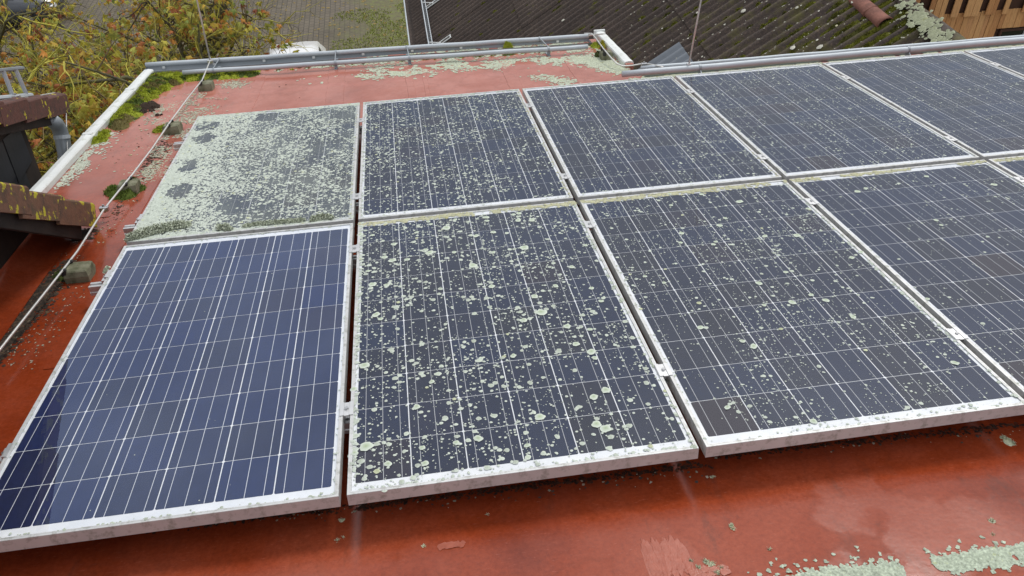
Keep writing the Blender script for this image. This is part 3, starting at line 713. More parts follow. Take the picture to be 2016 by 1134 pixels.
wc2 = [rp(1150, 66, -.085), rp(1165, 66, -.08), rp(1175, 78, -.07), rp(1188, 96, -.06), rp(1205, 116, -.08), rp(1215, 126, -.10), rp(1226, 130, -.11), rp(1245, 129, -.11), rp(1268, 125, -.10), rp(1282, 127, -.095), rp(1306, 132, -.09)]
conductor('bent pale conductor wire beside the white cap at the roof step', wc2, .0052, [rp(1268, 127, -.10)])
conductor('short pale connecting wire from the gutter bead to the white step cap', [rp(1158, 70, -.085), rp(1170, 68, -.07), rp(1192, 66, -.055)], .006)
def rod(label, px, py, w, tx, ty, h):
    b = r2w(rp(px, py, w)); d1 = rayw(tx, ty)                 # lean so that the top passes the sighted direction
    up = np.array([0, 0, 1.0]); best = None
    for lx in np.linspace(-.06, .06, 25):
        v = np.array([lx, 0, 1]); v /= np.linalg.norm(v); p = b + v * .6; c = RW @ (p - CW); x = 1008 + F * c[0] / c[2]; y = 567 + F * c[1] / c[2]
        lxn = px + (tx - px) * (y - py) / (ty - py); e = abs(x - lxn)
        if best is None or e < best[0]: best = (e, v)
    v = best[1]; t = wthing('lightning_rod', label, 'lightning rod', b)
    g = MB(); g.tube([v * s for s in np.linspace(0, h, 6)], [.0065, .0065, .006, .0055, .005, .0035], 8); g.build('rod', MT['wire'], t, smooth=True)
    g = MB(); g.box((-.016, -.012, -.012), (.016, .012, .014), .003); g.tube([(0, -.02, 0), (0, .02, 0)], .005, 6); g.build('clamp', MT['steel'], t); return t
rod('thin lightning rod rising from the gutter near the mossy roof corner', 414, 119, -.085, 388, 0, 1.5)
rod('thin lightning rod rising from the thick tube in front of the grey patch sheet', 1356, 128, -.06, 1380, 0, 1.6)
BL = [((401, 163), 'small moss covered concrete block carrying the wire at the mossy eave corner', 11), ((334, 246), 'mossy concrete block under the wire near the dark soil clump', 12), ((247, 361), 'concrete block ringed by a thick dark green moss cushion under the wire', 13), ((148, 527), 'square concrete block under the wire beside the brown tile edge', 14), ((1190, 103), 'mossy concrete block with yellow lichen beside the white step cap', 15), ((1180, 78), 'small stone block between the tube end and the white step cap', 16)]
mossparts = []
for (px, py), lab, sdd in BL:
    c = rp(px, py, WR + .05); gg = random.Random(sdd); s_ = .053 if px < 1000 else .045
    if sdd == 16: s_ = .032
    t = rthing('concrete_block', lab, 'concrete block', (float(c[0]) + .012, float(c[1]), WR), 'concrete blocks carrying the conductor wire')
    g = MB(); h = .056 if sdd != 16 else .04
    vs = []; rings = [(1.0, 0), (1.02, h * .5), (.93, h * .9), (.82, h)]
    for f, z in rings:
        for k in range(12):
            an = math.pi / 6 * k + .26; e = max(abs(math.cos(an)), abs(math.sin(an))); vs.append((s_ * f * math.cos(an) / (e ** .85) + gg.gauss(0, .0012), s_ * f * math.sin(an) / (e ** .85) + gg.gauss(0, .0012), z + gg.gauss(0, .0008)))
    g.add(vs, [tuple(range(11, -1, -1)), tuple(range(36, 48))] + [(r * 12 + k, r * 12 + (k + 1) % 12, r * 12 + 12 + (k + 1) % 12, r * 12 + 12 + k) for r in range(3) for k in range(12)])
    bl = g.build('block', MT['concrete'], t)
    if sdd != 16:
        line = wp if px < 1000 else wc2
        for k in (-1, 1):
            vy = float(c[1]) + .04 * k; ux = float(c[0]); uz = -.075
            for A, B in zip(line[:-1], line[1:]):
                if min(A[1], B[1]) <= vy <= max(A[1], B[1]): f_ = (vy - A[1]) / (B[1] - A[1]); ux = A[0] + (B[0] - A[0]) * f_; uz = A[2] + (B[2] - A[2]) * f_
            x = float(np.clip(ux - float(c[0]) - .012, -s_ * .9, s_ * .9)); y = .04 * k; zt = uz - WR + .004
            g = MB(); g.box((x - .012, y - .009, h * .6), (x + .012, y + .009, max(zt, h + .006)), .003); g.build('wire_holder', MT['black'], t)
def moss(name, label, parts):
    V, Fc, C = merge(parts); b = V.mean(0); b[2] = WR
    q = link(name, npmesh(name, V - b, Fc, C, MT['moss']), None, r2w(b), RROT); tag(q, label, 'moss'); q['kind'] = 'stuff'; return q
def cu(px, py, a, b, h, seed, nb=260, col=(.115, .16, .022), rot=0, ln=.013):
    p = rp(px, py); return cushion(p[0], p[1], WR, a, b, h, seed, rot, nb, col, ln)
DG = (.11, .15, .03); YG = (.36, .41, .035)
# thick moss along the verge corner
parts = []; gg = random.Random(21)
for i in range(190):
    t = gg.random() ** .9; x = 300 + (192 - 300) * t + gg.uniform(-6, 62 * (1 - .4 * t)); y = 150 + (238 - 150) * t + gg.uniform(-6, 10)
    s = gg.uniform(.035, .075); p_ = rp(x, y)
    if p_[0] < -.655 + s * .9: x += (-.655 + s * .9 - p_[0]) * 235
    parts.append(cu(x, y, s, s * gg.uniform(.8, 1.5), gg.uniform(.020, .045), 100 + i, 220, gg.choice((YG, YG, YG, YG, DG, (.18, .15, .05))), gg.uniform(0, 3)))
for i in range(110):
    x = gg.uniform(300, 500); y = 150 - (x - 300) * .035 + gg.uniform(-2, 14) * (1 - (x - 300) / 330)
    s = gg.uniform(.025, .06); parts.append(cu(x, y, s, s * 1.2, gg.uniform(.010, .026), 300 + i, 120, YG if gg.random() < .5 else DG, gg.uniform(0, 3)))
for i in range(9): parts.append(cu(196 + gg.uniform(-8, 14), 272 + gg.uniform(-10, 10), .035, .045, .022, 400 + i, 160, YG))
moss('moss', 'thick bright green moss cushions along the pale verge cap and eave corner', parts)
moss('moss', 'dark green moss ring around the concrete block under the wire', [cu(243 + dx, 378 + dy, a, b, h, 430 + i, 420, (.13, .18, .03)) for i, (dx, dy, a, b, h) in enumerate(((-18, 2, .06, .07, .035), (10, 6, .065, .06, .035), (26, -4, .05, .05, .03), (-4, 10, .06, .05, .025), (20, -18, .03, .04, .03)))])
moss('moss', 'green moss pad at the foot of the block near the soil clump', [cu(328 + dx, 256 + dy, .04, .05, .028, 450 + i, 260, c) for i, (dx, dy, c) in enumerate(((-6, 0, YG), (4, 2, (.1, .14, .02)), (-14, 3, YG), (12, -6, DG)))])
moss('moss', 'dark moss under the square block beside the tile edge', [cu(138 + dx, 538 + dy, .045, .05, .02, 460 + i, 200, (.10, .13, .03)) for i, (dx, dy) in enumerate(((-6, 0), (6, 4), (-14, 6)))])
moss('moss', 'green moss clumps around the stone and block at the white step cap', [cu(x, y, a, a * 1.3, h, 470 + i, 160, c) for i, (x, y, a, h, c) in enumerate(((1172, 92, .05, .03, YG), (1186, 92, .03, .03, YG), (1180, 110, .045, .035, (.06, .08, .018)), (1196, 110, .04, .03, (.06, .08, .018)), (1186, 96, .022, .06, (.42, .38, .03)), (1204, 98, .03, .02, YG), (1213, 108, .03, .016, DG), (1222, 117, .025, .014, DG), (1195, 84, .03, .02, YG), (1205, 90, .03, .02, (.3, .3, .05))))])
moss('moss', 'yellow green moss tuft on the far snow guard tube', [cu(1000, 94.5, .05, .012, .05, 490, 200, YG)])
parts = []
for i in range(70):
    x = gg.uniform(470, 1150); y = 140 - (x - 470) * .066 + gg.uniform(-1, 4); s = gg.uniform(.008, .022); parts.append(cu(x, y, s * 1.6, s, gg.uniform(.005, .012), 500 + i, 30, DG if gg.random() < .7 else YG))
moss('moss', 'small dark moss tufts under the snow guard tube', parts)
# soil clumps and crumbs
def lumps(name, label, spots, col, seed, cat='debris', nb=90, ln=.006, hf=.7, stuff=False):
    ps = []
    for i, (px, py, s) in enumerate(spots):
        p = rp(px, py); ps.append(cushion(p[0], p[1], WR + float(zf(p[0], p[1])), s, s * .8, s * hf, seed + i, i * 1.3, nb, col, ln))
    V, Fc, C = merge(ps); b = V.mean(0); b[2] = WR
    q = link(name, npmesh(name, V - b, Fc, C, MT['litter']), None, r2w(b), RROT); tag(q, label, cat)
    if stuff: q['kind'] = 'stuff'
    return q
lumps('soil_clump', 'dark brown clump of soil and dead moss next to the bright moss', [(288, 213, .055), (298, 208, .05), (308, 211, .04), (282, 222, .04), (300, 218, .035)], (.05, .032, .022), 600)
lumps('soil_clump', 'small dark dirt crumb on the red roof below the moss', [(310, 228, .022), (318, 227, .016)], (.06, .03, .022), 610)
crumbs = [(237, 259, .010), (274, 248, .008), (292, 240, .006), (273, 290, .012), (293, 264, .012), (250, 215, .01), (186, 290, .006), (217, 271, .006), (161, 316, .01), (333, 210, .006), (550, 172, .008), (563, 168, .008), (590, 193, .005), (583, 198, .005), (282, 352, .012), (660, 126, .014)]
lumps('debris', 'loose dark crumbs strewn over the red roof near the wire', crumbs, (.07, .035, .025), 620, nb=20, ln=.004, stuff=True)
lumps('debris', 'small green grey lichen crumbs fallen on the red roof below the near panels', [(672, 1025, .010), (664, 1064, .006), (676, 1058, .005), (1440, 1036, .011), (1443, 1042, .009), (1403, 940, .007), (1515, 1082, .008), (1953, 1027, .012), (1955, 1053, .006), (960, 1013, .004), (835, 1077, .006), (1985, 870, .020), (1975, 862, .014), (1995, 874, .012), (1360, 1105, .008), (1400, 1112, .014), (1420, 1118, .010), (1375, 1118, .010), (1390, 1106, .012), (1412, 1128, .012)], (.55, .57, .40), 650, nb=60, ln=.006, hf=.45, stuff=True)
ngz = np.random.default_rng(17)
def flakes(regs, n, seed, cols, rr=(.0012, .005)):
    g_ = np.random.default_rng(seed); X, Y = [], []
    for (x0, y0, x1, y1, sp, k) in regs:
        t = g_.random(k); q = g_.normal(0, sp, k)
        for a, b in zip(t, q):
            p = rp(x0 + (x1 - x0) * a + b, y0 + (y1 - y0) * a + b * .3); X.append(p[0]); Y.append(p[1])
    X = np.array(X); Y = np.array(Y); r = g_.uniform(rr[0], rr[1], len(X)); out = []
    ci = g_.integers(0, len(cols), len(X))
    for k, c in enumerate(cols):
        m_ = ci == k; out.append(crust(X[m_], Y[m_], r[m_], seed + k, WR + .001, .002, 5, c, c, .6, zf))
    return merge(out)
V, Fc, C = flakes([(0, 690, 150, 500, 14, 420), (20, 720, 170, 560, 22, 260), (130, 480, 230, 420, 16, 130), (200, 480, 280, 380, 10, 90), (0, 1060, 640, 1010, 14, 170), (690, 1010, 1380, 930, 16, 80), (1400, 900, 2016, 850, 16, 50), (250, 330, 420, 180, 26, 420)], 0, 31, [(.46, .40, .30), (.07, .05, .04), (.35, .33, .24), (.10, .06, .04)])
q = link('litter', npmesh('litter', V, Fc, C, MT['litter']), None, (0, 0, 0), RROT); tag(q, 'fine dry plant litter and flakes lying on the red roof', 'litter'); q['kind'] = 'stuff'

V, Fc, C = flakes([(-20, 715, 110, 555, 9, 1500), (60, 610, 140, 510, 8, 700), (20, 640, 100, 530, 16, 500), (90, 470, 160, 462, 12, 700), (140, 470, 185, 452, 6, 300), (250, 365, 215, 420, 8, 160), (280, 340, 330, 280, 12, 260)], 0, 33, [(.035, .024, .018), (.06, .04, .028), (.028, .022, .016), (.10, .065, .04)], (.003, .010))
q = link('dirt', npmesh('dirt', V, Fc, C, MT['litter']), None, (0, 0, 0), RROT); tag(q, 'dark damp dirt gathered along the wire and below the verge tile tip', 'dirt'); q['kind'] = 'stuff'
V, Fc, C = flakes([(0, 1075, 660, 1000, 9, 900), (690, 1000, 1385, 915, 9, 800), (1400, 900, 2016, 835, 8, 600)], 0, 34, [(.05, .018, .010), (.08, .028, .014), (.10, .035, .018), (.035, .018, .012)], (.0015, .006))
q = link('dirt', npmesh('dirt', V, Fc, C, MT['litter']), None, (0, 0, 0), RROT); tag(q, 'dark grit washed out along the drip edge of the near panel row', 'dirt'); q['kind'] = 'stuff'

# ---------------------------------------------------------------- crusty lichen on the red roof
def band(name, label, segs, seed, pale=(.58, .62, .49), dark=(.44, .48, .34), rr=(.004, .013), thr=0.0):
    g_ = np.random.default_rng(seed); X, Y = [], []
    for (poly, wpx, n) in segs:
        for _ in range(n):
            k = g_.random() * (len(poly) - 1); i = int(k); f = k - i
            x = poly[i][0] * (1 - f) + poly[i + 1][0] * f + g_.normal(0, wpx * 1.2); y = poly[i][1] * (1 - f) + poly[i + 1][1] * f + g_.normal(0, wpx * .45)
            p = rp(x, y)
            lim = VE2 if p[0] > US else VE1
            if p[1] > lim - .01 or p[0] < UL + .05: continue
            if nz(p[0], p[1], 5, seed) + .7 * nz(p[0], p[1], 17, seed + 2) < thr - .2: continue
            X.append(p[0]); Y.append(p[1])
    X = np.array(X); Y = np.array(Y); r = g_.uniform(rr[0], rr[1], len(X))
    V, Fc, C = crust(X, Y, r, seed, WR + .0015 + 0 * X[0], .0045, 8, pale, dark, .5, zf)
    b = np.array([X.mean(), Y.mean(), WR])
    q = link(name, npmesh(name, V - b, Fc, C, MT['lichen_rough']), None, r2w(b), RROT); tag(q, label, 'lichen'); q['kind'] = 'stuff'; return q
band('roof_lichen', 'pale lichen crust along the eave under the snow guard tube', [([(500, 137), (700, 124), (900, 110), (1150, 96)], 6, 3600), ([(600, 160), (680, 155), (760, 150)], 7, 520), ([(740, 140), (860, 128), (960, 128), (1060, 120), (1180, 115)], 12, 4200), ([(770, 147), (850, 148)], 6, 500), ([(520, 128), (800, 106), (1150, 84)], 4, 1500)], 41, thr=.02)
band('roof_lichen', 'broad pale lichen crust at the roof step beside the white cap', [([(1130, 110), (1190, 125), (1230, 140)], 12, 2600), ([(1050, 152), (1100, 158), (1120, 165)], 9, 330), ([(1160, 95), (1180, 120)], 8, 700)], 42, thr=-.05)
band('roof_lichen', 'pale lichen strip along the eave behind the far panel row', [([(1240, 157), (1400, 145), (1620, 126), (1800, 108), (2016, 90)], 5, 5200)], 43, (.60, .62, .47), thr=-.12)
band('roof_lichen', 'mottled grey lichen under the wire beside the overgrown panel', [([(400, 185), (370, 240), (320, 300), (290, 350)], 17, 2300), ([(330, 205), (300, 260)], 12, 500), ([(430, 168), (480, 165)], 10, 300)], 44, (.50, .50, .38), (.36, .34, .25), (.003, .009), .06)
band('roof_lichen', 'loose pale lichen flecks along the inner side of the verge cap', [([(220, 262), (160, 320), (110, 370)], 9, 900), ([(180, 300), (150, 330)], 12, 260)], 45, (.58, .61, .50), (.44, .46, .36), (.003, .009), .04)
band('roof_lichen', 'thick ruffled pale green lichen crust on the near roof below the panels', [([(1560, 1145), (1700, 1124), (1770, 1128), (1850, 1108), (1930, 1095), (2030, 1078)], 8, 3600), ([(1600, 1140), (1720, 1128), (1860, 1112), (2016, 1096)], 16, 2600), ([(1500, 1140), (1800, 1110), (2016, 1085)], 34, 260)], 46, (.52, .58, .46), (.30, .37, .22), (.002, .0075), -.3)

# bushy foliose lichen on the frame of the overgrown panel
def foliose(label, pts, n, spread, height, seed, col=(.56, .60, .46)):
    g_ = np.random.default_rng(seed); P_ = []
    for _ in range(n):
        k = g_.random() * (len(pts) - 1); i = int(k); f = k - i; s = pts[i][2] * (1 - f) + pts[i + 1][2] * f
        p = rp(pts[i][0] * (1 - f) + pts[i + 1][0] * f, pts[i][1] * (1 - f) + pts[i + 1][1] * f, 0)
        an = g_.uniform(0, 6.3); q_ = math.sqrt(g_.random()); P_.append([p[0] + spread * .5 * s * q_ * math.cos(an), p[1] + spread * s * q_ * math.sin(an), g_.uniform(0, 1) * height * s * (1 - q_ * .8)])
    P_ = np.array(P_); n = len(P_); D = g_.normal(size=(n, 3)) + np.array([0, 0, .5]); D /= np.linalg.norm(D, axis=1, keepdims=True)
    T = np.cross(D, g_.normal(size=(n, 3))); T /= np.linalg.norm(T, axis=1, keepdims=True); Nn = np.cross(T, D)
    L_ = g_.uniform(.003, .0075, (n, 1)); tone = g_.uniform(.6, 1.25, (n, 1))
    V = np.stack([P_ - T * L_ * .35, P_ + T * L_ * .35, P_ + D * L_ * .8 + T * L_ * .75 + Nn * L_ * .25, P_ + D * L_ * 1.1 + Nn * L_ * .1, P_ + D * L_ * .8 - T * L_ * .75 + Nn * L_ * .25], 1)
    f = np.array([[0, 1, 2], [0, 2, 3], [0, 3, 4]]); Fc = (f[None] + (np.arange(n) * 5)[:, None, None]).reshape(-1, 3)
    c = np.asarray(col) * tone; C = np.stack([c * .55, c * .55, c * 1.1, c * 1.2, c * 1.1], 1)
    V = V.reshape(-1, 3); b = V.mean(0); b[2] = 0
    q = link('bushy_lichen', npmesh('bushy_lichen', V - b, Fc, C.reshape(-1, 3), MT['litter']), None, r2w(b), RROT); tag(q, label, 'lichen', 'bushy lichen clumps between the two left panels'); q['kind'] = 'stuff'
foliose('long bushy grey green lichen clump at the left corner between the clean and overgrown panels', [(252, 472, .9), (275, 464, 1.2), (310, 455, 1.3), (350, 446, 1.1), (372, 444, .7)], 4200, .030, .034, 61)
foliose('small round bushy lichen clump above the clean panel', [(430, 450, .9), (447, 450, 1), (455, 452, .6)], 900, .026, .030, 62)
foliose('low bushy lichen strip along the lower frame of the overgrown panel', [(480, 446, .5), (505, 442, .7), (550, 438, .8), (600, 434, .75)], 1700, .022, .022, 63)
foliose('bushy lichen tuft near the gap between the overgrown and dotted panels', [(612, 434, .8), (635, 428, 1.1), (655, 429, .7)], 900, .024, .026, 64)
foliose('tiny lichen tuft on the clean panel frame clamp', [(212, 527, .6), (206, 537, .5)], 220, .02, .014, 65)

# ---------------------------------------------------------------- tiled roof edge and slate wall at the left
def mat_tile(name, a, b, yel):
    m, n, bs = newmat(name); v = coord(n); oi = n.nodes.new('ShaderNodeObjectInfo')
    ad = n.nodes.new('ShaderNodeVectorMath'); ad.operation = 'ADD'; n.links.new(v, ad.inputs[0]); n.links.new(oi.outputs['Random'], ad.inputs[1])
    sc_ = n.nodes.new('ShaderNodeVectorMath'); sc_.operation = 'SCALE'; sc_.inputs[3].default_value = 7; cmb = n.nodes.new('ShaderNodeCombineXYZ'); n.links.new(oi.outputs['Random'], cmb.inputs[0]); n.links.new(oi.outputs['Random'], cmb.inputs[1]); n.links.new(cmb.outputs[0], sc_.inputs[0]); n.links.new(sc_.outputs[0], ad.inputs[1])
    v = ad.outputs[0]
    c = ramp(n, noise(n, v, 9, 8, .7), [(.3, a), (.5, b), (.68, (b[0] * .45, b[1] * .7, b[2] * .7))])
    li = ramp(n, noise(n, v, 16, 5, .6), [(yel, (0, 0, 0)), (yel + .03, (1, 1, 1))])
    n.links.new(mixc(n, li.outputs[0], c.outputs[0], (.42, .36, .02) if yel < .65 else (.35, .36, .27)), bs.inputs['Base Color'])
    bs.inputs['Roughness'].default_value = .75; bump(n, bs, noise(n, v, 60), .4, .006); return m
MT['tile'] = mat_tile('brown_clay_tile', (.050, .030, .02), (.15, .066, .036), .56)
MT['tile2'] = mat_tile('dark_red_clay_tile', (.030, .022, .019), (.105, .040, .030), .62)
MT['darkwood'] = simple('dark_wood', (.012, .008, .006), (.035, .022, .016), 12, .8)
def tile_mesh(verge, mat, ln=.40, wd=.2):
    cx_ = [(0, -.008), (-.02, .014), (-.05, .024), (-.08, .014), (-.11, -.004), (-.16, -.010), (-wd - .012, -.002)]
    g = MB()
    top = [(x, z) for x, z in cx_]; bot = [(x, z - .014) for x, z in cx_][::-1]
    poly = top + bot
    if verge: poly = [(.0, -.105), (.0, .006), (-.006, .014)] + [(x, z + .002) for x, z in cx_[1:]] + [(x, z - .013) for x, z in cx_[1:]][::-1] + [(-.016, -.105)]
    vs = []; ys = [-ln, -ln * .4, -.012, 0]
    for i, y in enumerate(ys):
        for (x, z) in poly: vs.append((x, y, z + .022 * (1 + y / ln) - (.004 if i == 3 else 0)))
    k = len(poly); fs = [tuple(range(k)), tuple(range(3 * k, 4 * k))] + [(r * k + j, r * k + (j + 1) % k, r * k + k + (j + 1) % k, r * k + k + j) for r in range(3) for j in range(k)]
    g.add(vs, fs); return g.mesh('verge_tile' if verge else 'roof_tile', mat)
def tiled_roof(name, label, u, v, w, slope, nt_, ncol, exposure, mat, ln):
    a = math.atan(slope)
    t = tag(link(name, None, None, r2w((u, v, w)), (-TH - a, 0, 0)), label, 'roof')
    mv, mf = tile_mesh(True, mat, ln), tile_mesh(False, mat, ln); gg = random.Random(ncol)
    for i in range(nt_):
        link('verge_tile', mv, t, (gg.gauss(0, .002), -i * exposure, gg.gauss(0, .002)), (0, 0, gg.gauss(0, .006)))
        for c in range(1, ncol): link('roof_tile', mf, t, (-.2 * c, -i * exposure, gg.gauss(0, .0015)), (0, 0, gg.gauss(0, .004)))
    g = MB(); g.box((-.2 * ncol, -nt_ * exposure, -.055), (-.02, -.06, -.028)); g.build('roof_deck', MT['darkwood'], t)
    g = MB(); g.box((-.06, -nt_ * exposure, -.15), (-.035, -.10, -.056), .002); g.build('barge_board', MT['darkwood'], t)
    return t, a
tiled_roof('tiled_roof', 'brown clay verge tiles with yellow lichen descending onto the red roof', -.300, 2.27, -.063, .595, 16, 4, .335, MT['tile'], .41)
tiled_roof('tiled_roof', 'dark red verge tiles of the roof ending above the downpipe', -.93, 3.97, .022, .265, 6, 4, .295, MT['tile2'], .36)
def slate_wall(name, label, u, v0, v1, wl, wt, seed):      # wl = bottom, wt(v) = top edge, plane facing +u
    t = rthing(name, label, 'wall', (u, v0, wl)); gg = random.Random(seed); g = MB()
    vv = np.linspace(v0, v1, 12); poly = [(0, 0), (v1 - v0, 0)] + [(v - v0, wt(v) - wl) for v in vv[::-1]]
    g.prism(poly, 'x', -.12, -.002); g.build('backing', MT['darkwood'], t)
    sx, sz = .26, .20; r = 0; z = 0.0; sh = []
    for q in range(4):
        g = MB(); k = .05; pts = [(0, 0), (sx * .96, .03 + .01 * q), (sx * .99, sz + .06), (.02, sz + .06)]
        g.add([(.010, a, b) if i < 2 else (.002, a, b) for i, (a, b) in enumerate(pts)] + [(.004, a, b) if i < 2 else (-.004, a, b) for i, (a, b) in enumerate(pts)], [(0, 1, 2, 3), (7, 6, 5, 4), (0, 4, 5, 1), (1, 5, 6, 2), (2, 6, 7, 3), (3, 7, 4, 0)]); sh.append(g.mesh('slate', MT['slate']))
    n = 0; top = max(wt(v0), wt(v1)) - wl
    while z < top - .05:
        x = -(r % 2) * sx * .5
        while x < v1 - v0 - .03:
            xc = x + sx * .5
            if 0 <= x and x + sx <= v1 - v0 + .02 and z + sz + .02 < wt(v0 + min(max(xc, 0), v1 - v0)) - wl and n < 280:
                link('slate', sh[gg.randrange(4)], t, (0, x, z), (gg.gauss(0, .02), 0, 0)); n += 1
            x += sx
        z += sz; r += 1
    return t
slate_wall('slate_wall', 'dark slate clad wall rising from the red roof below the lichened verge tiles', WALLU, -2.2, 2.28, WR + .07, lambda v: -.063 - .595 * (v - 2.27) - .07, 5)
slate_wall('slate_wall', 'dark slate clad gable wall under the dark red tiles beyond the verge cap', -1.01, 2.45, 3.42, -1.6, lambda v: .022 - .265 * (v - 3.97) - .05, 6)
def upl(px, py, u0):
    d = ray(px, py); return CR + d * ((u0 - CR[0]) / d[0])
dp = [upl(x, y, -.97) for x, y in ((100, 236), (110, 243), (117, 254), (122, 270), (126, 290), (130, 312))]
down = np.array([0, -st, -ct]); dp += [dp[-1] + M.T @ np.array([0, 0, -k]) for k in (.4, 1.5)]
t = rthing('downpipe', 'curved grey zinc downpipe under the dark red tile eave', 'downpipe', dp[-1]); o_ = dp[-1]
g = MB(); g.tube([p - o_ for p in dp], .046, 16); g.build('pipe', MT['zinc_dark'], t, smooth=True)
for i in (3, 5):
    g = MB(); d_ = (dp[i + 1] - dp[i]); d_ /= np.linalg.norm(d_); g.tube([dp[i] - o_ - d_ * .012, dp[i] - o_ + d_ * .012], .050, 16); g.build('joint', MT['zinc'], t)
c0 = upl(98, 228, -.98); g = MB(); g.box((c0[0] - .5 - o_[0], c0[1] - .05 - o_[1], c0[2] - .05 - o_[2]), (c0[0] + .03 - o_[0], c0[1] + .06 - o_[1], c0[2] - o_[2]), .012); g.build('outlet', MT['zinc_dark'], t)
lw = [upl(x, y, -.935) for x, y in ((130, 215), (131, 250), (133, 300), (136, 345))]
conductor('thin wire hanging down beside the curved downpipe', lw, .004)
lw = [upl(x, y, -1.0) for x, y in ((-10, 202), (15, 196), (35, 191), (60, 192), (85, 187), (108, 183))]
conductor('thin wire clipped along the top of the dark red tiles', lw, .0045, [upl(32, 191, -1.0)])
lb = [upl(x, y, -1.05) for x, y in ((25, 189), (52, 186), (6, 139), (31, 137), (-14, 140), (45, 134))]
t = rthing('roof_step', 'grey steel roof step bracket standing on the dark red tiles', 'roof step', lb[0]); o_ = lb[0]
for a, b in ((0, 2), (1, 3)):
    g = MB(); A, B = lb[a] - o_, lb[b] - o_; A = A + (A - B) * .12; g.tube([A, B], .0125, 6); g.build('leg', MT['zinc'], t)
g = MB(); g.tube([lb[4] - o_, lb[5] - o_], .012, 6); g.build('tread', MT['zinc_dark'], t)
g = MB(); A = upl(-12, 194, -1.05) - o_; B = upl(62, 187, -1.05) - o_; g.tube([A, B], .014, 6); g.build('base_bar', MT['zinc'], t)

# ---------------------------------------------------------------- corrugated barn roof
PB = math.radians(33); ZE = CW[2] - 7.6; XE = 1.606
def mat_fibre():
    m, n, b = newmat('weathered_fibre_cement'); v = coord(n); oi = n.nodes.new('ShaderNodeObjectInfo')
    ge = n.nodes.new('ShaderNodeNewGeometry'); wv = ge.outputs['Position']
    c = ramp(n, noise(n, wv, 1.1, 7, .65), [(.3, (.044, .031, .025)), (.6, (.076, .055, .044)), (.75, (.105, .078, .060))])
    f = noise(n, wv, 38, 6, .75); sp = ramp(n, f, [(.35, (.55,) * 3), (.55, (1, 1, 1)), (.68, (2.2, 2.0, 1.9))])
    x = n.nodes.new('ShaderNodeMix'); x.data_type = 'RGBA'; x.blend_type = 'MULTIPLY'; x.inputs[0].default_value = 1
    n.links.new(c.outputs[0], x.inputs[6]); n.links.new(sp.outputs[0], x.inputs[7])
    # moss tint, thicker towards the ridge
    sx = n.nodes.new('ShaderNodeSeparateXYZ'); n.links.new(wv, sx.inputs[0])
    k = math_(n, 'ADD', noise(n, wv, 2.6, 8, .7), math_(n, 'MULTIPLY', math_(n, 'SUBTRACT', sx.outputs[0], 4.5), .035))
    mm = ramp(n, k, [(.56, (0, 0, 0)), (.72, (.85,) * 3)])
    n.links.new(mixc(n, mm.outputs[0], x.outputs[2], (.095, .085, .02)), b.inputs['Base Color'])
    b.inputs['Roughness'].default_value = .85; bump(n, b, f, .6, .012); return m
MT['fibre'] = mat_fibre()
WAVE, AMP = .177, .033
def sheet_mesh(name, mat, L_, nw, thick=.007, lift=.016, seg=8):
    ny = nw * seg + 1; vs = []
    for sgn in (0, -thick):
        for x in (0, L_):
            for j in range(ny):
                y = j * WAVE / seg; vs.append((x, y, AMP * math.cos(2 * math.pi * j / seg) + sgn + lift * (1 - x / L_)))
    fs = []
    for j in range(ny - 1):
        fs += [(j, j + 1, ny + j + 1, ny + j), (2 * ny + j, 3 * ny + j, 3 * ny + j + 1, 2 * ny + j + 1), (4 * ny + j, 6 * ny + j, 6 * ny + j + 1, 4 * ny + j + 1), (5 * ny + j, 5 * ny + j + 1, 7 * ny + j + 1, 7 * ny + j)]
    g = MB(); g.add(vs + vs, fs); me = g.mesh(name, mat); me.polygons.foreach_set('use_smooth', [True] * len(me.polygons)); return me
barn = wthing('barn', 'barn with dark mossy corrugated fibre cement roof behind the eave', 'barn', (XE, 5.6, GZ))
me_sh = sheet_mesh('corrugated_sheet', MT['fibre'], 2.46, 6)
Y0, NC = 5.6, 15; YB1 = Y0 + NC * 6 * WAVE
def slope_pt(s, y, n=0.0): return np.array([XE + s * math.cos(PB) - n * math.sin(PB), y, ZE + s * math.sin(PB) + n * math.cos(PB)])
gg = random.Random(77)
for r in range(3):
    for c in range(NC):
        p = slope_pt(r * 2.33, Y0 + c * 6 * WAVE, .012 + .004 * (c % 2)) - np.array([XE, 5.6, GZ])
        link('corrugated_sheet', me_sh, barn, p, (gg.gauss(0, .002), -PB + gg.gauss(0, .0015), 0))
SR = 6.80;                                                # slope length to the ridge
XR = XE + SR * math.cos(PB); ZR = ZE + SR * math.sin(PB)
for ch in list(barn.children):
    if ch.location.x > 3.9 - .1: ch.scale.x = (SR - 4.66) / 2.46
for c in range(NC):                                        # the slope beyond the ridge
    q = link('corrugated_sheet', me_sh, barn, np.array([XR, Y0 + c * 6 * WAVE, ZR - .03]) - np.array([XE, 5.6, GZ]), (0, PB, 0)); q.scale.x = 1.2
g = MB(); hx = XR - XE
g.prism([(.35, 0), (2 * hx - .8, 0), (2 * hx - .8, ZR - .7 * 0 - 2.9 - GZ), (hx, ZR - .35 - GZ), (.35, ZE - .05 - GZ)], 'y', .25, YB1 - 5.6 - .3); g.build('wall', MT['plaster'], barn)
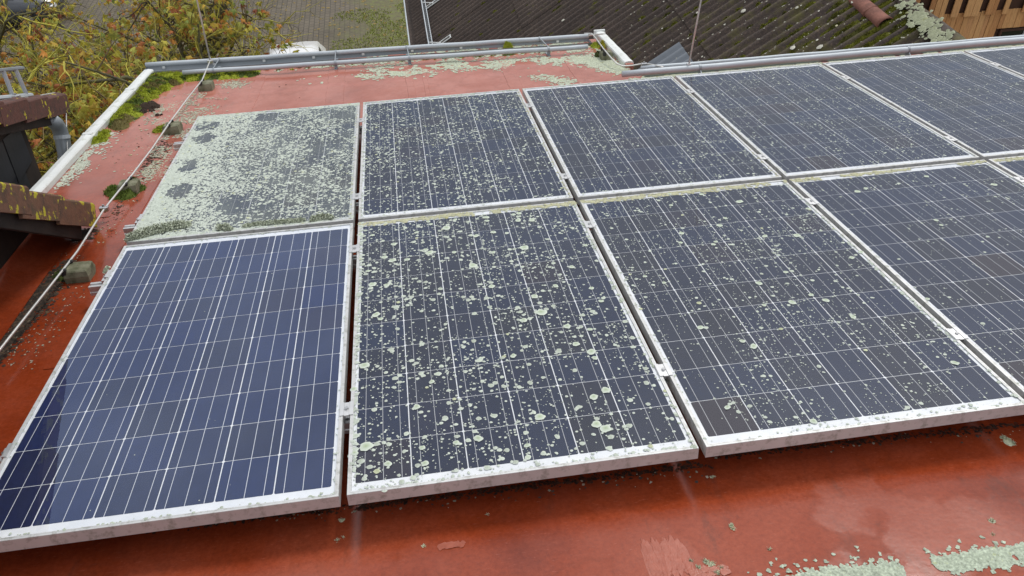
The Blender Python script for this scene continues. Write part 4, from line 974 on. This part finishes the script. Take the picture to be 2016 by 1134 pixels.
def ridge_mesh(mat, name):
    g = MB(); n = 9; r = .075; vs = []
    for y, rr in ((0, r * 1.08), (.05, r), (.46, r * .93)):
        for k in range(n): a = math.pi * (k / (n - 1)); vs.append((rr * 1.25 * math.cos(a), y, rr * .8 * math.sin(a)))
        for k in range(n): a = math.pi * (k / (n - 1)); vs.append((rr * 1.1 * math.cos(a), y, rr * .8 * math.sin(a) - .014))
    fs = []
    for i in range(2):
        for o2 in (0, n):
            for k in range(n - 1): fs.append((i * 2 * n + o2 + k, i * 2 * n + o2 + k + 1, (i + 1) * 2 * n + o2 + k + 1, (i + 1) * 2 * n + o2 + k))
    for e in (0, 2):
        for k in range(n - 1): fs.append((e * 2 * n + k, e * 2 * n + k + 1, e * 2 * n + n + k + 1, e * 2 * n + n + k))
    g.add(vs, fs); return g.mesh(name, mat, True)
MT['clay'] = simple('red_clay_ridge', (.12, .045, .03), (.25, .10, .07), 9, .85, bmp=.6, bd=.01)
rm1, rm2 = ridge_mesh(MT['fibre'], 'ridge_piece'), ridge_mesh(MT['clay'], 'ridge_piece')
for i in range(38):
    y = i * .42; wy = y + 5.6
    link('ridge_piece', rm1, barn, (XR - XE, y, ZR - GZ + .0), (gg.gauss(0, .01), gg.gauss(0, .02), gg.gauss(0, .01)))
for k in range(2):
    q = link('clay_ridge_tile', rm2, barn, slope_pt((7.02 - XE) / math.cos(PB), 7.28 + .34 * k, .03) - np.array([XE, 5.6, GZ]), (gg.gauss(0, .02), -PB * .9, gg.gauss(0, .03))); q['label'] = 'red clay ridge tile'
# eave gutter of the barn
g = MB(); k = 10; prof = [(-.07 + .07 * math.cos(a) * 1 - .01, -.075 * math.sin(a)) for a in np.linspace(0, math.pi, k)]
vs = [(x, y, z) for y in (0, YB1 - 5.6) for x, z in prof]; g.add(vs, [(j, j + 1, k + j + 1, k + j) for j in range(k - 1)]); g.build('gutter', MT['fibre'], barn, (0, 0, ZE - GZ - .015))
g = MB(); g.tube([(-.155, 0, 0), (-.155, YB1 - 5.6, 0)], .017, 8); g.build('gutter_bead', MT['zinc'], barn, (0, 0, ZE - GZ - .005))
# snow fence of the barn
SFs = .42
sf = wthing('snow_fence', 'grey lattice snow fence along the barn eave with bracket arms', 'snow fence', slope_pt(SFs, 5.7, .02)); o_ = slope_pt(SFs, 5.7, .02)
up_n = np.array([-math.sin(PB), 0, math.cos(PB)]); up_s = np.array([math.cos(PB), 0, math.sin(PB)]); LY = YB1 - 5.9
for i, h in enumerate((.05, .21)):
    g = MB(); g.tube([up_n * h, up_n * h + np.array([0, LY, 0])], .013, 6); g.build('bar', MT['zinc'], sf)
g = MB()
for i in range(int(LY / .11)):
    y = i * .11; g.tube([up_n * .05 + np.array([0, y, 0]), up_n * .21 + np.array([0, y + .05, 0])], .006, 4); g.tube([up_n * .21 + np.array([0, y + .05, 0]), up_n * .05 + np.array([0, y + .11, 0])], .006, 4)
g.build('lattice', MT['zinc_dark'], sf)
for y in np.arange(.5, LY, 2.15):
    g = MB()
    for dy in (-.06, .06): g.tube([up_n * .04 + np.array([0, y + dy, 0]) + up_s * .0, up_n * .03 + up_s * .45 + np.array([0, y + dy, 0])], .014, 6)
    g.tube([up_n * .03 + up_s * .43 + np.array([0, y - .06, 0]), up_n * .03 + up_s * .43 + np.array([0, y + .06, 0])], .012, 6); g.tube([up_n * .2 + np.array([0, y, 0]), up_n * .03 + up_s * .2 + np.array([0, y, 0])], .012, 6); g.build('bracket', MT['capwhite'], sf)
# smooth grey repair sheet
MT['patch'] = mat_metal('grey_repair_sheet', (.19, .21, .235), .5, .2, 8, (.15, .165, .175), .55)
sheet = sheet_mesh('repair_sheet', MT['patch'], 1.15, 4, .003, .004)
q = link('repair_sheet', sheet, None, slope_pt((5.33 - XE) / math.cos(PB) - 1.15, Y0 + 18 * WAVE + .0, .040), (0, -PB, 0)); tag(q, 'smooth grey corrugated repair sheet laid on the mossy barn roof', 'roof sheet')
# moss and lichen on the barn
def bhit(px, py):
    d = rayw(px, py); t_ = ((ZE - CW[2]) - (XE - CW[0]) * math.tan(PB)) / (d[2] - d[0] * math.tan(PB)); p = CW + d * t_
    return (p[0] - XE) / math.cos(PB), p[1]
Bm = Matrix(((math.cos(PB), 0, -math.sin(PB), XE), (0, 1, 0, 0), (math.sin(PB), 0, math.cos(PB), ZE), (0, 0, 0, 1)))
def barn_obj(name, label, cat, parts, mat):
    V, Fc, C = merge(parts); q = link(name, npmesh(name, V, Fc, C, mat)); q.matrix_world = Bm; tag(q, label, cat); q['kind'] = 'stuff'; return q
def valley(y): return Y0 + (math.floor((y - Y0) / WAVE) + .5) * WAVE
parts = []; gg = random.Random(91)
for i in range(260):
    if i < 150: px, py = gg.uniform(1560, 1800), gg.uniform(10, 115); f = 1
    else: px, py = gg.uniform(840, 1700), gg.uniform(0, 125); f = .55
    s, y = bhit(px, py)
    if i < 150 and nz(s, y, 2.2, 4) < -.05: continue
    if y < 5.8 or s > SR - .1 or (8.6 < y < 9.8 and 3 < s < 4.6): continue
    v_ = valley(y); parts.append(cushion(s, v_ + gg.gauss(0, .01), .0 if True else 0, gg.uniform(.06, .16) * f, gg.uniform(.035, .06) * (f ** .5), gg.uniform(.02, .045), 700 + i, 0, 90, (.16, .165, .018) if gg.random() < .7 else (.10, .10, .02), .022))
barn_obj('moss', 'yellow green moss growing in the valleys of the corrugated barn roof', 'moss', parts, MT['moss'])
X, Y, R_ = [], [], []
for px, py, r in ((1467, 28, .055), (1564, 101, .05), (1617, 100, .05), (1650, 58, .022), (1572, 22, .03), (1682, 11, .035), (1112, 45, .045), (1615, 29, .016), (1307, 62, .02), (1386, 118, .022), (1612, 86, .02), (1430, 55, .022), (1376, 31, .03), (1500, 5, .025), (1580, 18, .015), (1470, 11, .012), (1310, 9, .02), (1358, 82, .018)):
    s, y = bhit(px, py); X.append(s); Y.append(y); R_.append(r)
parts = [crust(np.array(X), np.array(Y), np.array(R_) * .72, 5, AMP + .03, .006, 14, (.62, .60, .52), (.50, .49, .40), .14)]
X, Y, R_ = [], [], []
for i in range(300):
    px = gg.gauss(1825, 34); py = 18 + (px - 1800) * .85 + gg.gauss(16, 14); s, y = bhit(px, py); X.append(min(s, SR + .06)); Y.append(y); R_.append(gg.uniform(.010, .036))
parts.append(crust(np.array(X), np.array(Y), np.array(R_), 6, AMP + .045, .02, 11, (.40, .42, .29), (.25, .27, .16), .35))
X = np.array([bhit(gg.uniform(1240, 1850), gg.uniform(0, 130)) for i in range(260)]); X = X[(X[:, 0] < SR) & (X[:, 1] > 5.8)]
parts.append(crust(X[:, 0], np.round((X[:, 1] - Y0) / WAVE) * WAVE + Y0 + np.random.default_rng(3).normal(0, .02, len(X)), np.random.default_rng(2).uniform(.004, .014, len(X)), 8, AMP + .022, .004, 6, (.42, .40, .33), (.36, .34, .28), .3))
barn_obj('barn_lichen', 'round pale lichens dotted over the corrugated barn roof and ridge', 'lichen', parts, MT['lichen'])

# ---------------------------------------------------------------- shingled house beyond the barn ridge
YW = 10.5
def mat_shingle():
    m, n, b = newmat('cedar_shingle'); v = coord(n); oi = n.nodes.new('ShaderNodeObjectInfo')
    c = ramp(n, oi.outputs['Random'], [(0, (.42, .19, .07)), (.35, (.55, .27, .10)), (.7, (.62, .34, .14)), (1, (.48, .21, .09))])
    mp = n.nodes.new('ShaderNodeMapping'); mp.inputs['Scale'].default_value = (60, 60, 4); n.links.new(v, mp.inputs[0])
    f = noise(n, mp.outputs[0], 1.0, 6, .7); s = ramp(n, f, [(.3, (.62,) * 3), (.65, (1.12,) * 3)])
    x = n.nodes.new('ShaderNodeMix'); x.data_type = 'RGBA'; x.blend_type = 'MULTIPLY'; x.inputs[0].default_value = 1
    n.links.new(c.outputs[0], x.inputs[6]); n.links.new(s.outputs[0], x.inputs[7]); n.links.new(x.outputs[2], b.inputs['Base Color']); b.inputs['Roughness'].default_value = .8; bump(n, b, f, .5, .006); return m
MT['shingle'] = mat_shingle()
MT['shinglegap'] = simple('dark_wall_behind_shingles', (.035, .014, .007), (.07, .028, .014), 8, .9, bmp=0)
hs = wthing('shingled_house', 'house clad in orange brown wooden shingles beyond the barn ridge', 'house', (8.6, YW, GZ))
g = MB(); g.box((0, 0, 0), (6.5, 6, -1.4 - GZ)); g.build('wall', MT['shinglegap'], hs)
g = MB(); g.box((-.3, -.35, -1.4 - GZ), (6.8, 6.3, -1.2 - GZ), .02); g.build('roof', MT['zinc_dark'], hs)
gg = random.Random(13); me_s = []
for k in range(5):
    w = (.085, .10, .112, .122, .07)[k]; g = MB(); g.add([(0, -.034, 0), (w, -.034, 0), (w, -.012, .62), (0, -.012, .62), (0, -.012, 0), (w, -.012, 0), (w, -.002, .62), (0, -.002, .62)], [(0, 1, 2, 3), (7, 6, 5, 4), (0, 4, 5, 1), (1, 5, 6, 2), (2, 6, 7, 3), (3, 7, 4, 0)]); me_s.append((w, g.mesh('shingle', MT['shingle'])))
ZC = -3.655; WX0, WX1, WZ0, WZ1 = 11.24, 12.5, -4.75, -3.955
for row, z in enumerate((ZC - 1.16, ZC - .58, ZC, ZC + .58, ZC + 1.16, ZC + 1.70)):
    x = .02 + gg.uniform(0, .05)
    while x < 6.4:
        w, me = me_s[gg.randrange(5)]
        if row == 2: skip = gg.random() < .24
        else: skip = gg.random() < .02
        wx = x + 8.6
        if row < 2 and wx + w > WX0 - .02 and wx < WX1 + .02 and z + .58 > WZ0 and z < WZ1:
            if z + .58 > WZ1 and z + .1 < WZ1 + .3 and row == 1:      # shortened shingle over the window
                q = link('shingle', me, hs, (x, -gg.uniform(.002, .008), WZ1 + .02 - GZ)); q.scale.z = (z + .60 - WZ1) / .62
            x += w + .006; continue
        if not skip: link('shingle', me, hs, (x, -gg.uniform(0, .012) - (.03 if row >= 2 else 0), z - GZ + gg.uniform(-.012, .012)))
        x += w + gg.uniform(.004, .010)
MT['pane'] = simple('dark_window_pane', (.006, .008, .007), (.012, .016, .013), 3, .08, bmp=0)
wn = MB().box((WX0 - 8.6, -.015, WZ0 - GZ), (WX1 - 8.6, -.006, WZ1 - GZ)).build('window', MT['pane'], hs)
for a, b in (((WX0 - 8.6, -.05, WZ0 - GZ), (WX0 - 8.56, -.004, WZ1 - GZ)), ((WX0 - 8.56, -.05, WZ1 - .04 - GZ), (WX1 - 8.6, -.004, WZ1 - GZ)), ((WX0 - 8.6 + .46, -.048, WZ0 - GZ), (WX0 - 8.6 + .51, -.004, WZ1 - .041 - GZ))):
    MB().box(a, b, .004).build('frame', MT['shinglegap'] if a[0] < WX0 - 8.6 + .1 else MT['capwhite'], wn)

# ---------------------------------------------------------------- autumn trees
LEAF = np.array([(0, 0), (.28, .10), (.62, -.05), (.50, .22), (.95, .42), (.52, .48), (.60, .80), (.26, .68), (0, 1.15), (-.26, .68), (-.60, .80), (-.52, .48), (-.95, .42), (-.50, .22), (-.62, -.05), (-.28, .10)])
LC = np.array([(.48, .42, .06), (.56, .38, .055), (.56, .25, .055), (.46, .16, .05), (.30, .10, .05), (.23, .29, .06), (.40, .40, .08)])
def tree(name, label, base, trunk, lean, limbs, spread, seed, nch=(7, 6, 6), leafp=.5, lw=(.24, .22, .18, .1, .07, .07, .12), r0=.15, leafscale=1.0, bare=None):
    g = random.Random(seed); t = wthing(name, label, 'tree', base, 'autumn trees beside the yard')
    wood = MB(); tw = MB(); tips = []
    def seg(p, d, L, r, n, wob, grav, sides, mb, col=None, r1=.35):
        pts = [p]; ds = []
        for i in range(n):
            d = (d + Vector((g.gauss(0, wob), g.gauss(0, wob), g.gauss(0, wob) + grav))).normalized(); p = p + d * (L / n); pts.append(p); ds.append(d)
        mb.tube(pts, [r * (1 - (1 - r1) * i / n) for i in range(n + 1)], sides, False, col); return pts, ds
    tr, td = seg(Vector((0, 0, -.05)), Vector((lean[0], lean[1], 1)).normalized(), trunk, r0, 6, .05, .02, 10, wood, None, .75)
    TC = [(.42, .37, .07), (.34, .31, .07), (.20, .15, .07), (.48, .44, .07), (.06, .045, .03)]
    for i in range(limbs):
        az = 2 * math.pi * (i + g.uniform(-.3, .3)) / limbs; el = g.uniform(.25, 1.05); k = g.randrange(3, 7) if i else 6
        d = Vector((math.cos(az) * math.cos(el), math.sin(az) * math.cos(el), math.sin(el)))
        L = spread * g.uniform(.75, 1.1); P1, D1 = seg(tr[k], d, L, r0 * g.uniform(.42, .62), 7, .16, .03, 7, wood)
        for a in range(nch[0]):
            ka = g.randrange(2, 8); d2 = (D1[min(ka, 6)] * .7 + Vector((g.gauss(0, .7), g.gauss(0, .7), g.gauss(.15, .5)))).normalized()
            P2, D2 = seg(P1[ka], d2, L * g.uniform(.35, .6), r0 * .22, 6, .2, .0, 5, wood)
            for b in range(nch[1]):
                kb = g.randrange(1, 7); d3 = (D2[min(kb, 5)] * .7 + Vector((g.gauss(0, .8), g.gauss(0, .8), g.gauss(0, .6)))).normalized(); c3 = TC[g.randrange(5)]
                P3, D3 = seg(P2[kb], d3, L * g.uniform(.16, .34), r0 * .085, 5, .26, -.02, 4, tw, c3)
                for c in range(nch[2]):
                    kc = g.randrange(1, 6); d4 = (D3[min(kc, 4)] * .6 + Vector((g.gauss(0, .9), g.gauss(0, .9), g.gauss(0, .7)))).normalized(); c4 = TC[g.randrange(5)]
                    P4, D4 = seg(P3[kc], d4, g.uniform(.22, .6), r0 * .034, 4, .32, .03, 3, tw, c4); tips.append((P4[-1], D4[-1])); tips.append((P4[2], D4[2]))
    wood.build('trunk', MT['bark'], t, smooth=True); q = tw.build('twigs', MT['twig'], t); q['kind'] = 'stuff'
    ng_ = np.random.default_rng(seed); Vs, Cs, Fs = [], [], []; n = 0; K = len(LEAF)
    for (p, d) in tips:
        pr = leafp * .5 * (.35 + 1.6 * (mnoise.noise(p * .55) + .35))
        if bare: pr *= bare(p)
        if g.random() > pr: continue
        for _ in range(g.choice((2, 3, 4, 5))):
            s = g.uniform(.050, .098) * leafscale; c = LC[ng_.choice(len(LC), p=np.array(lw) / sum(lw))] * g.uniform(.75, 1.2)
            nrm = Vector((g.gauss(0, .7), g.gauss(0, .7) - .25, 1 + g.gauss(0, .5))).normalized(); y = Vector((g.gauss(0, 1), g.gauss(0, 1), -.6)); y = (y - nrm * y.dot(nrm)).normalized(); x = y.cross(nrm)
            q0 = p + Vector((g.gauss(0, .055), g.gauss(0, .055), g.gauss(-.03, .05)))
            Vs += [tuple(q0 + y * s * .5)] + [tuple(q0 + x * s * a * .8 + y * s * b + nrm * s * (-.75 * abs(a) ** 1.5 - .35 * b * b + .25 * math.sin(3 * a + 4 * b))) for a, b in LEAF]
            Cs += [tuple(c * 1.1)] + [tuple(c * (.8 if abs(a) > .6 or b > 1 else 1)) for a, b in LEAF]; o2 = n * (K + 1)
            Fs += [(o2, o2 + 1 + i, o2 + 1 + (i + 1) % K) for i in range(K)]; n += 1
    q = link('crown', npmesh('crown', np.array(Vs), np.array(Fs), np.array(Cs), MT['leaf']), t); q['kind'] = 'stuff'
    return t
tree('autumn_tree', 'gnarled autumn tree with lichen yellow twigs and orange leaves beside the verge cap', (-3.7, 10.2, GZ), 3.3, (.02, -.04), 12, 3.7, 3, (9, 8, 8), .62, (.34, .22, .14, .07, .05, .08, .20))
tree('autumn_tree', 'sparse autumn tree with dark limbs and orange leaves reaching over the paved yard', (-3.0, 13.2, GZ), 3.6, (.12, .02), 8, 3.1, 9, (7, 7, 7), .30, bare=lambda p: max(.12, min(1, .9 - .45 * p.x)))
tree('autumn_tree', 'leafy autumn tree behind the dark red tiles', (-5.4, 7.6, GZ), 3.4, (.08, .02), 8, 2.7, 15, (7, 7, 6), .95, (.30, .22, .14, .07, .05, .08, .20))

# ---------------------------------------------------------------- parked cars
def paint(name, c):
    m, n, b = newmat(name); f = noise(n, coord(n), 3, 3); r = ramp(n, f, [(.3, tuple(k * .94 for k in c)), (.7, c)]); n.links.new(r.outputs[0], b.inputs['Base Color']); b.inputs['Roughness'].default_value = .28; b.inputs['Coat Weight'].default_value = .7; return m
MT['white_paint'] = paint('white_car_paint', (.80, .80, .79)); MT['grey_paint'] = paint('dark_car_paint', (.05, .055, .065))
MT['tyre'] = simple('tyre', (.01, .01, .01), (.02, .02, .02), 20, .8); MT['lamp'] = simple('lamp_glass', (.35, .02, .015), (.45, .03, .02), 10, .15, bmp=0); MT['headlamp'] = simple('headlamp_glass', (.7, .7, .7), (.8, .8, .8), 10, .1, bmp=0)
def car(name, label, loc, rz, mat):
    t = wthing(name, label, 'car', loc, None, rz)
    ST = [(-2.15, .42, .62, .50), (-2.08, .30, .74, .72), (-1.5, .22, .88, .84), (-.95, .20, .96, .87), (.2, .20, .97, .88), (1.4, .20, .98, .87), (1.95, .25, .97, .84), (2.12, .32, .92, .78), (2.18, .45, .80, .70)]
    g = MB(); vs = []
    for y, zb, zt, hw in ST: vs += [(-hw * .9, y, zb), (-hw, y, zb + .12), (-hw * 1.0, y, (zb + zt) / 2), (-hw * .93, y, zt), (-hw * .45, y, zt + .03), (hw * .45, y, zt + .03), (hw * .93, y, zt), (hw, y, (zb + zt) / 2), (hw, y, zb + .12), (hw * .9, y, zb)]
    k = 10; g.add(vs, [(i * k + j, i * k + (j + 1) % k, (i + 1) * k + (j + 1) % k, (i + 1) * k + j) for i in range(len(ST) - 1) for j in range(k)] + [tuple(range(k)), tuple(range((len(ST) - 1) * k, len(ST) * k))]); g.build('body', mat, t, smooth=True)
    CT = [(-1.05, .95, .97, .72), (-.35, .95, 1.40, .62), (.1, .95, 1.46, .63), (.9, .95, 1.46, .63), (1.55, .95, 1.40, .61), (1.98, .95, .99, .66)]
    g = MB(); vs = []
    for y, zb, zt, hw in CT:
        f = (zt - .97) / .49; vs += [(-.80, y, zb - .06), (-(.80 * (1 - f) + hw * f), y, zt), (-hw * .5, y, zt + .035 * f), (hw * .5, y, zt + .035 * f), (.80 * (1 - f) + hw * f, y, zt), (.80, y, zb - .06)]
    k = 6; g.add(vs, [(i * k + j, i * k + j + 1, (i + 1) * k + j + 1, (i + 1) * k + j) for i in range(5) for j in range(5)] + [tuple(range(6)), tuple(range(30, 36))]); g.build('cabin', mat, t, smooth=True)
    def pane(nm, pts, th):
        n_ = (Vector(pts[1]) - Vector(pts[0])).cross(Vector(pts[2]) - Vector(pts[0])).normalized() * th; g = MB(); g.add([tuple(Vector(p) + n_) for p in pts] + [tuple(Vector(p) - n_ * .3) for p in pts], [(0, 1, 2, 3), (7, 6, 5, 4), (0, 4, 5, 1), (1, 5, 6, 2), (2, 6, 7, 3), (3, 7, 4, 0)]); g.build(nm, MT['pane'], t)
    pane('windscreen', [(-.68, -.98, 1.02), (.68, -.98, 1.02), (.58, -.40, 1.39), (-.58, -.40, 1.39)], .012); pane('rear_window', [(.62, 1.93, 1.05), (-.62, 1.93, 1.05), (-.55, 1.60, 1.37), (.55, 1.60, 1.37)], .012)
    for s in (-1, 1):
        for y0, y1 in ((-.55, .32), (.38, 1.25)):
            q = [(s * .785, y0, 1.0), (s * .785, y1, 1.0), (s * .655, y1 - .03, 1.38), (s * .655, max(y0 + .25 if y0 < 0 else y0 + .03, -.3), 1.38)]
            pane('side_window', q if s > 0 else q[::-1], .012)
        for y in (-1.32, 1.32):
            g = MB(); g.tube([(s * .70, y, .31), (s * .89, y, .31)], .31, 20); wh = g.build('wheel', MT['tyre'], t); g = MB(); g.tube([(s * .885, y, .31), (s * .90, y, .31)], .20, 14); g.build('rim', MT['steel'], wh)
        MB().box((s * .62 - .13, 2.10, .70), (s * .62 + .13, 2.20, .88), .02).build('tail_light', MT['lamp'], t); MB().box((s * .55 - .16, -2.17, .58), (s * .55 + .16, -2.06, .70), .02).build('headlight', MT['headlamp'], t)
        MB().box((s * .93 - .09, -.72, .98), (s * .93 + .09, -.60, 1.10), .02).build('mirror', mat, t)
    return t
car('parked_car', 'white car parked on the pavers just below the gutter', (-1.55, 19.0, GZ), math.radians(3), MT['white_paint'])
car('parked_car', 'dark grey car parked at the far side of the yard behind the tree', (-11.9, 27.4, GZ), math.radians(86), MT['grey_paint'])


# ---------------------------------------------------------------- laps of the roof coating
def lap(u, v0, v1, w, seed):
    gg = random.Random(seed); g = MB(); n = max(4, int((v1 - v0) / .06)); vs = []
    for i in range(n + 1):
        v = v0 + (v1 - v0) * i / n; a = u + gg.gauss(0, .0022) + .012 * math.sin(v * 1.7 + seed); b = a + w + gg.gauss(0, .002)
        za, zb = float(zf(a, v)), float(zf(b, v)); vs += [(a - .003, v, za - .001), (a, v, za + .0026), (b, v, zb + .0026), (b + .003, v, zb - .001)]
    g.add(vs, [(i * 4 + j, i * 4 + j + 1, i * 4 + 5 + j, i * 4 + 4 + j) for i in range(n) for j in range(3)]); g.build('coating_lap', MT['roof'], house)
for k, (u, v0, v1, w) in enumerate(((-.37, 2.35, 4.7, .10), (.16, 3.5, 4.75, .07), (.72, 3.5, 4.8, .12), (1.30, 3.5, 4.75, .05), (1.43, 3.5, 4.6, .03), (2.02, 3.5, 4.6, .09), (2.5, 3.5, 4.5, .06), (-.16, 1.0, 3.4, .05))): lap(u, v0, v1, w, 31 + k)
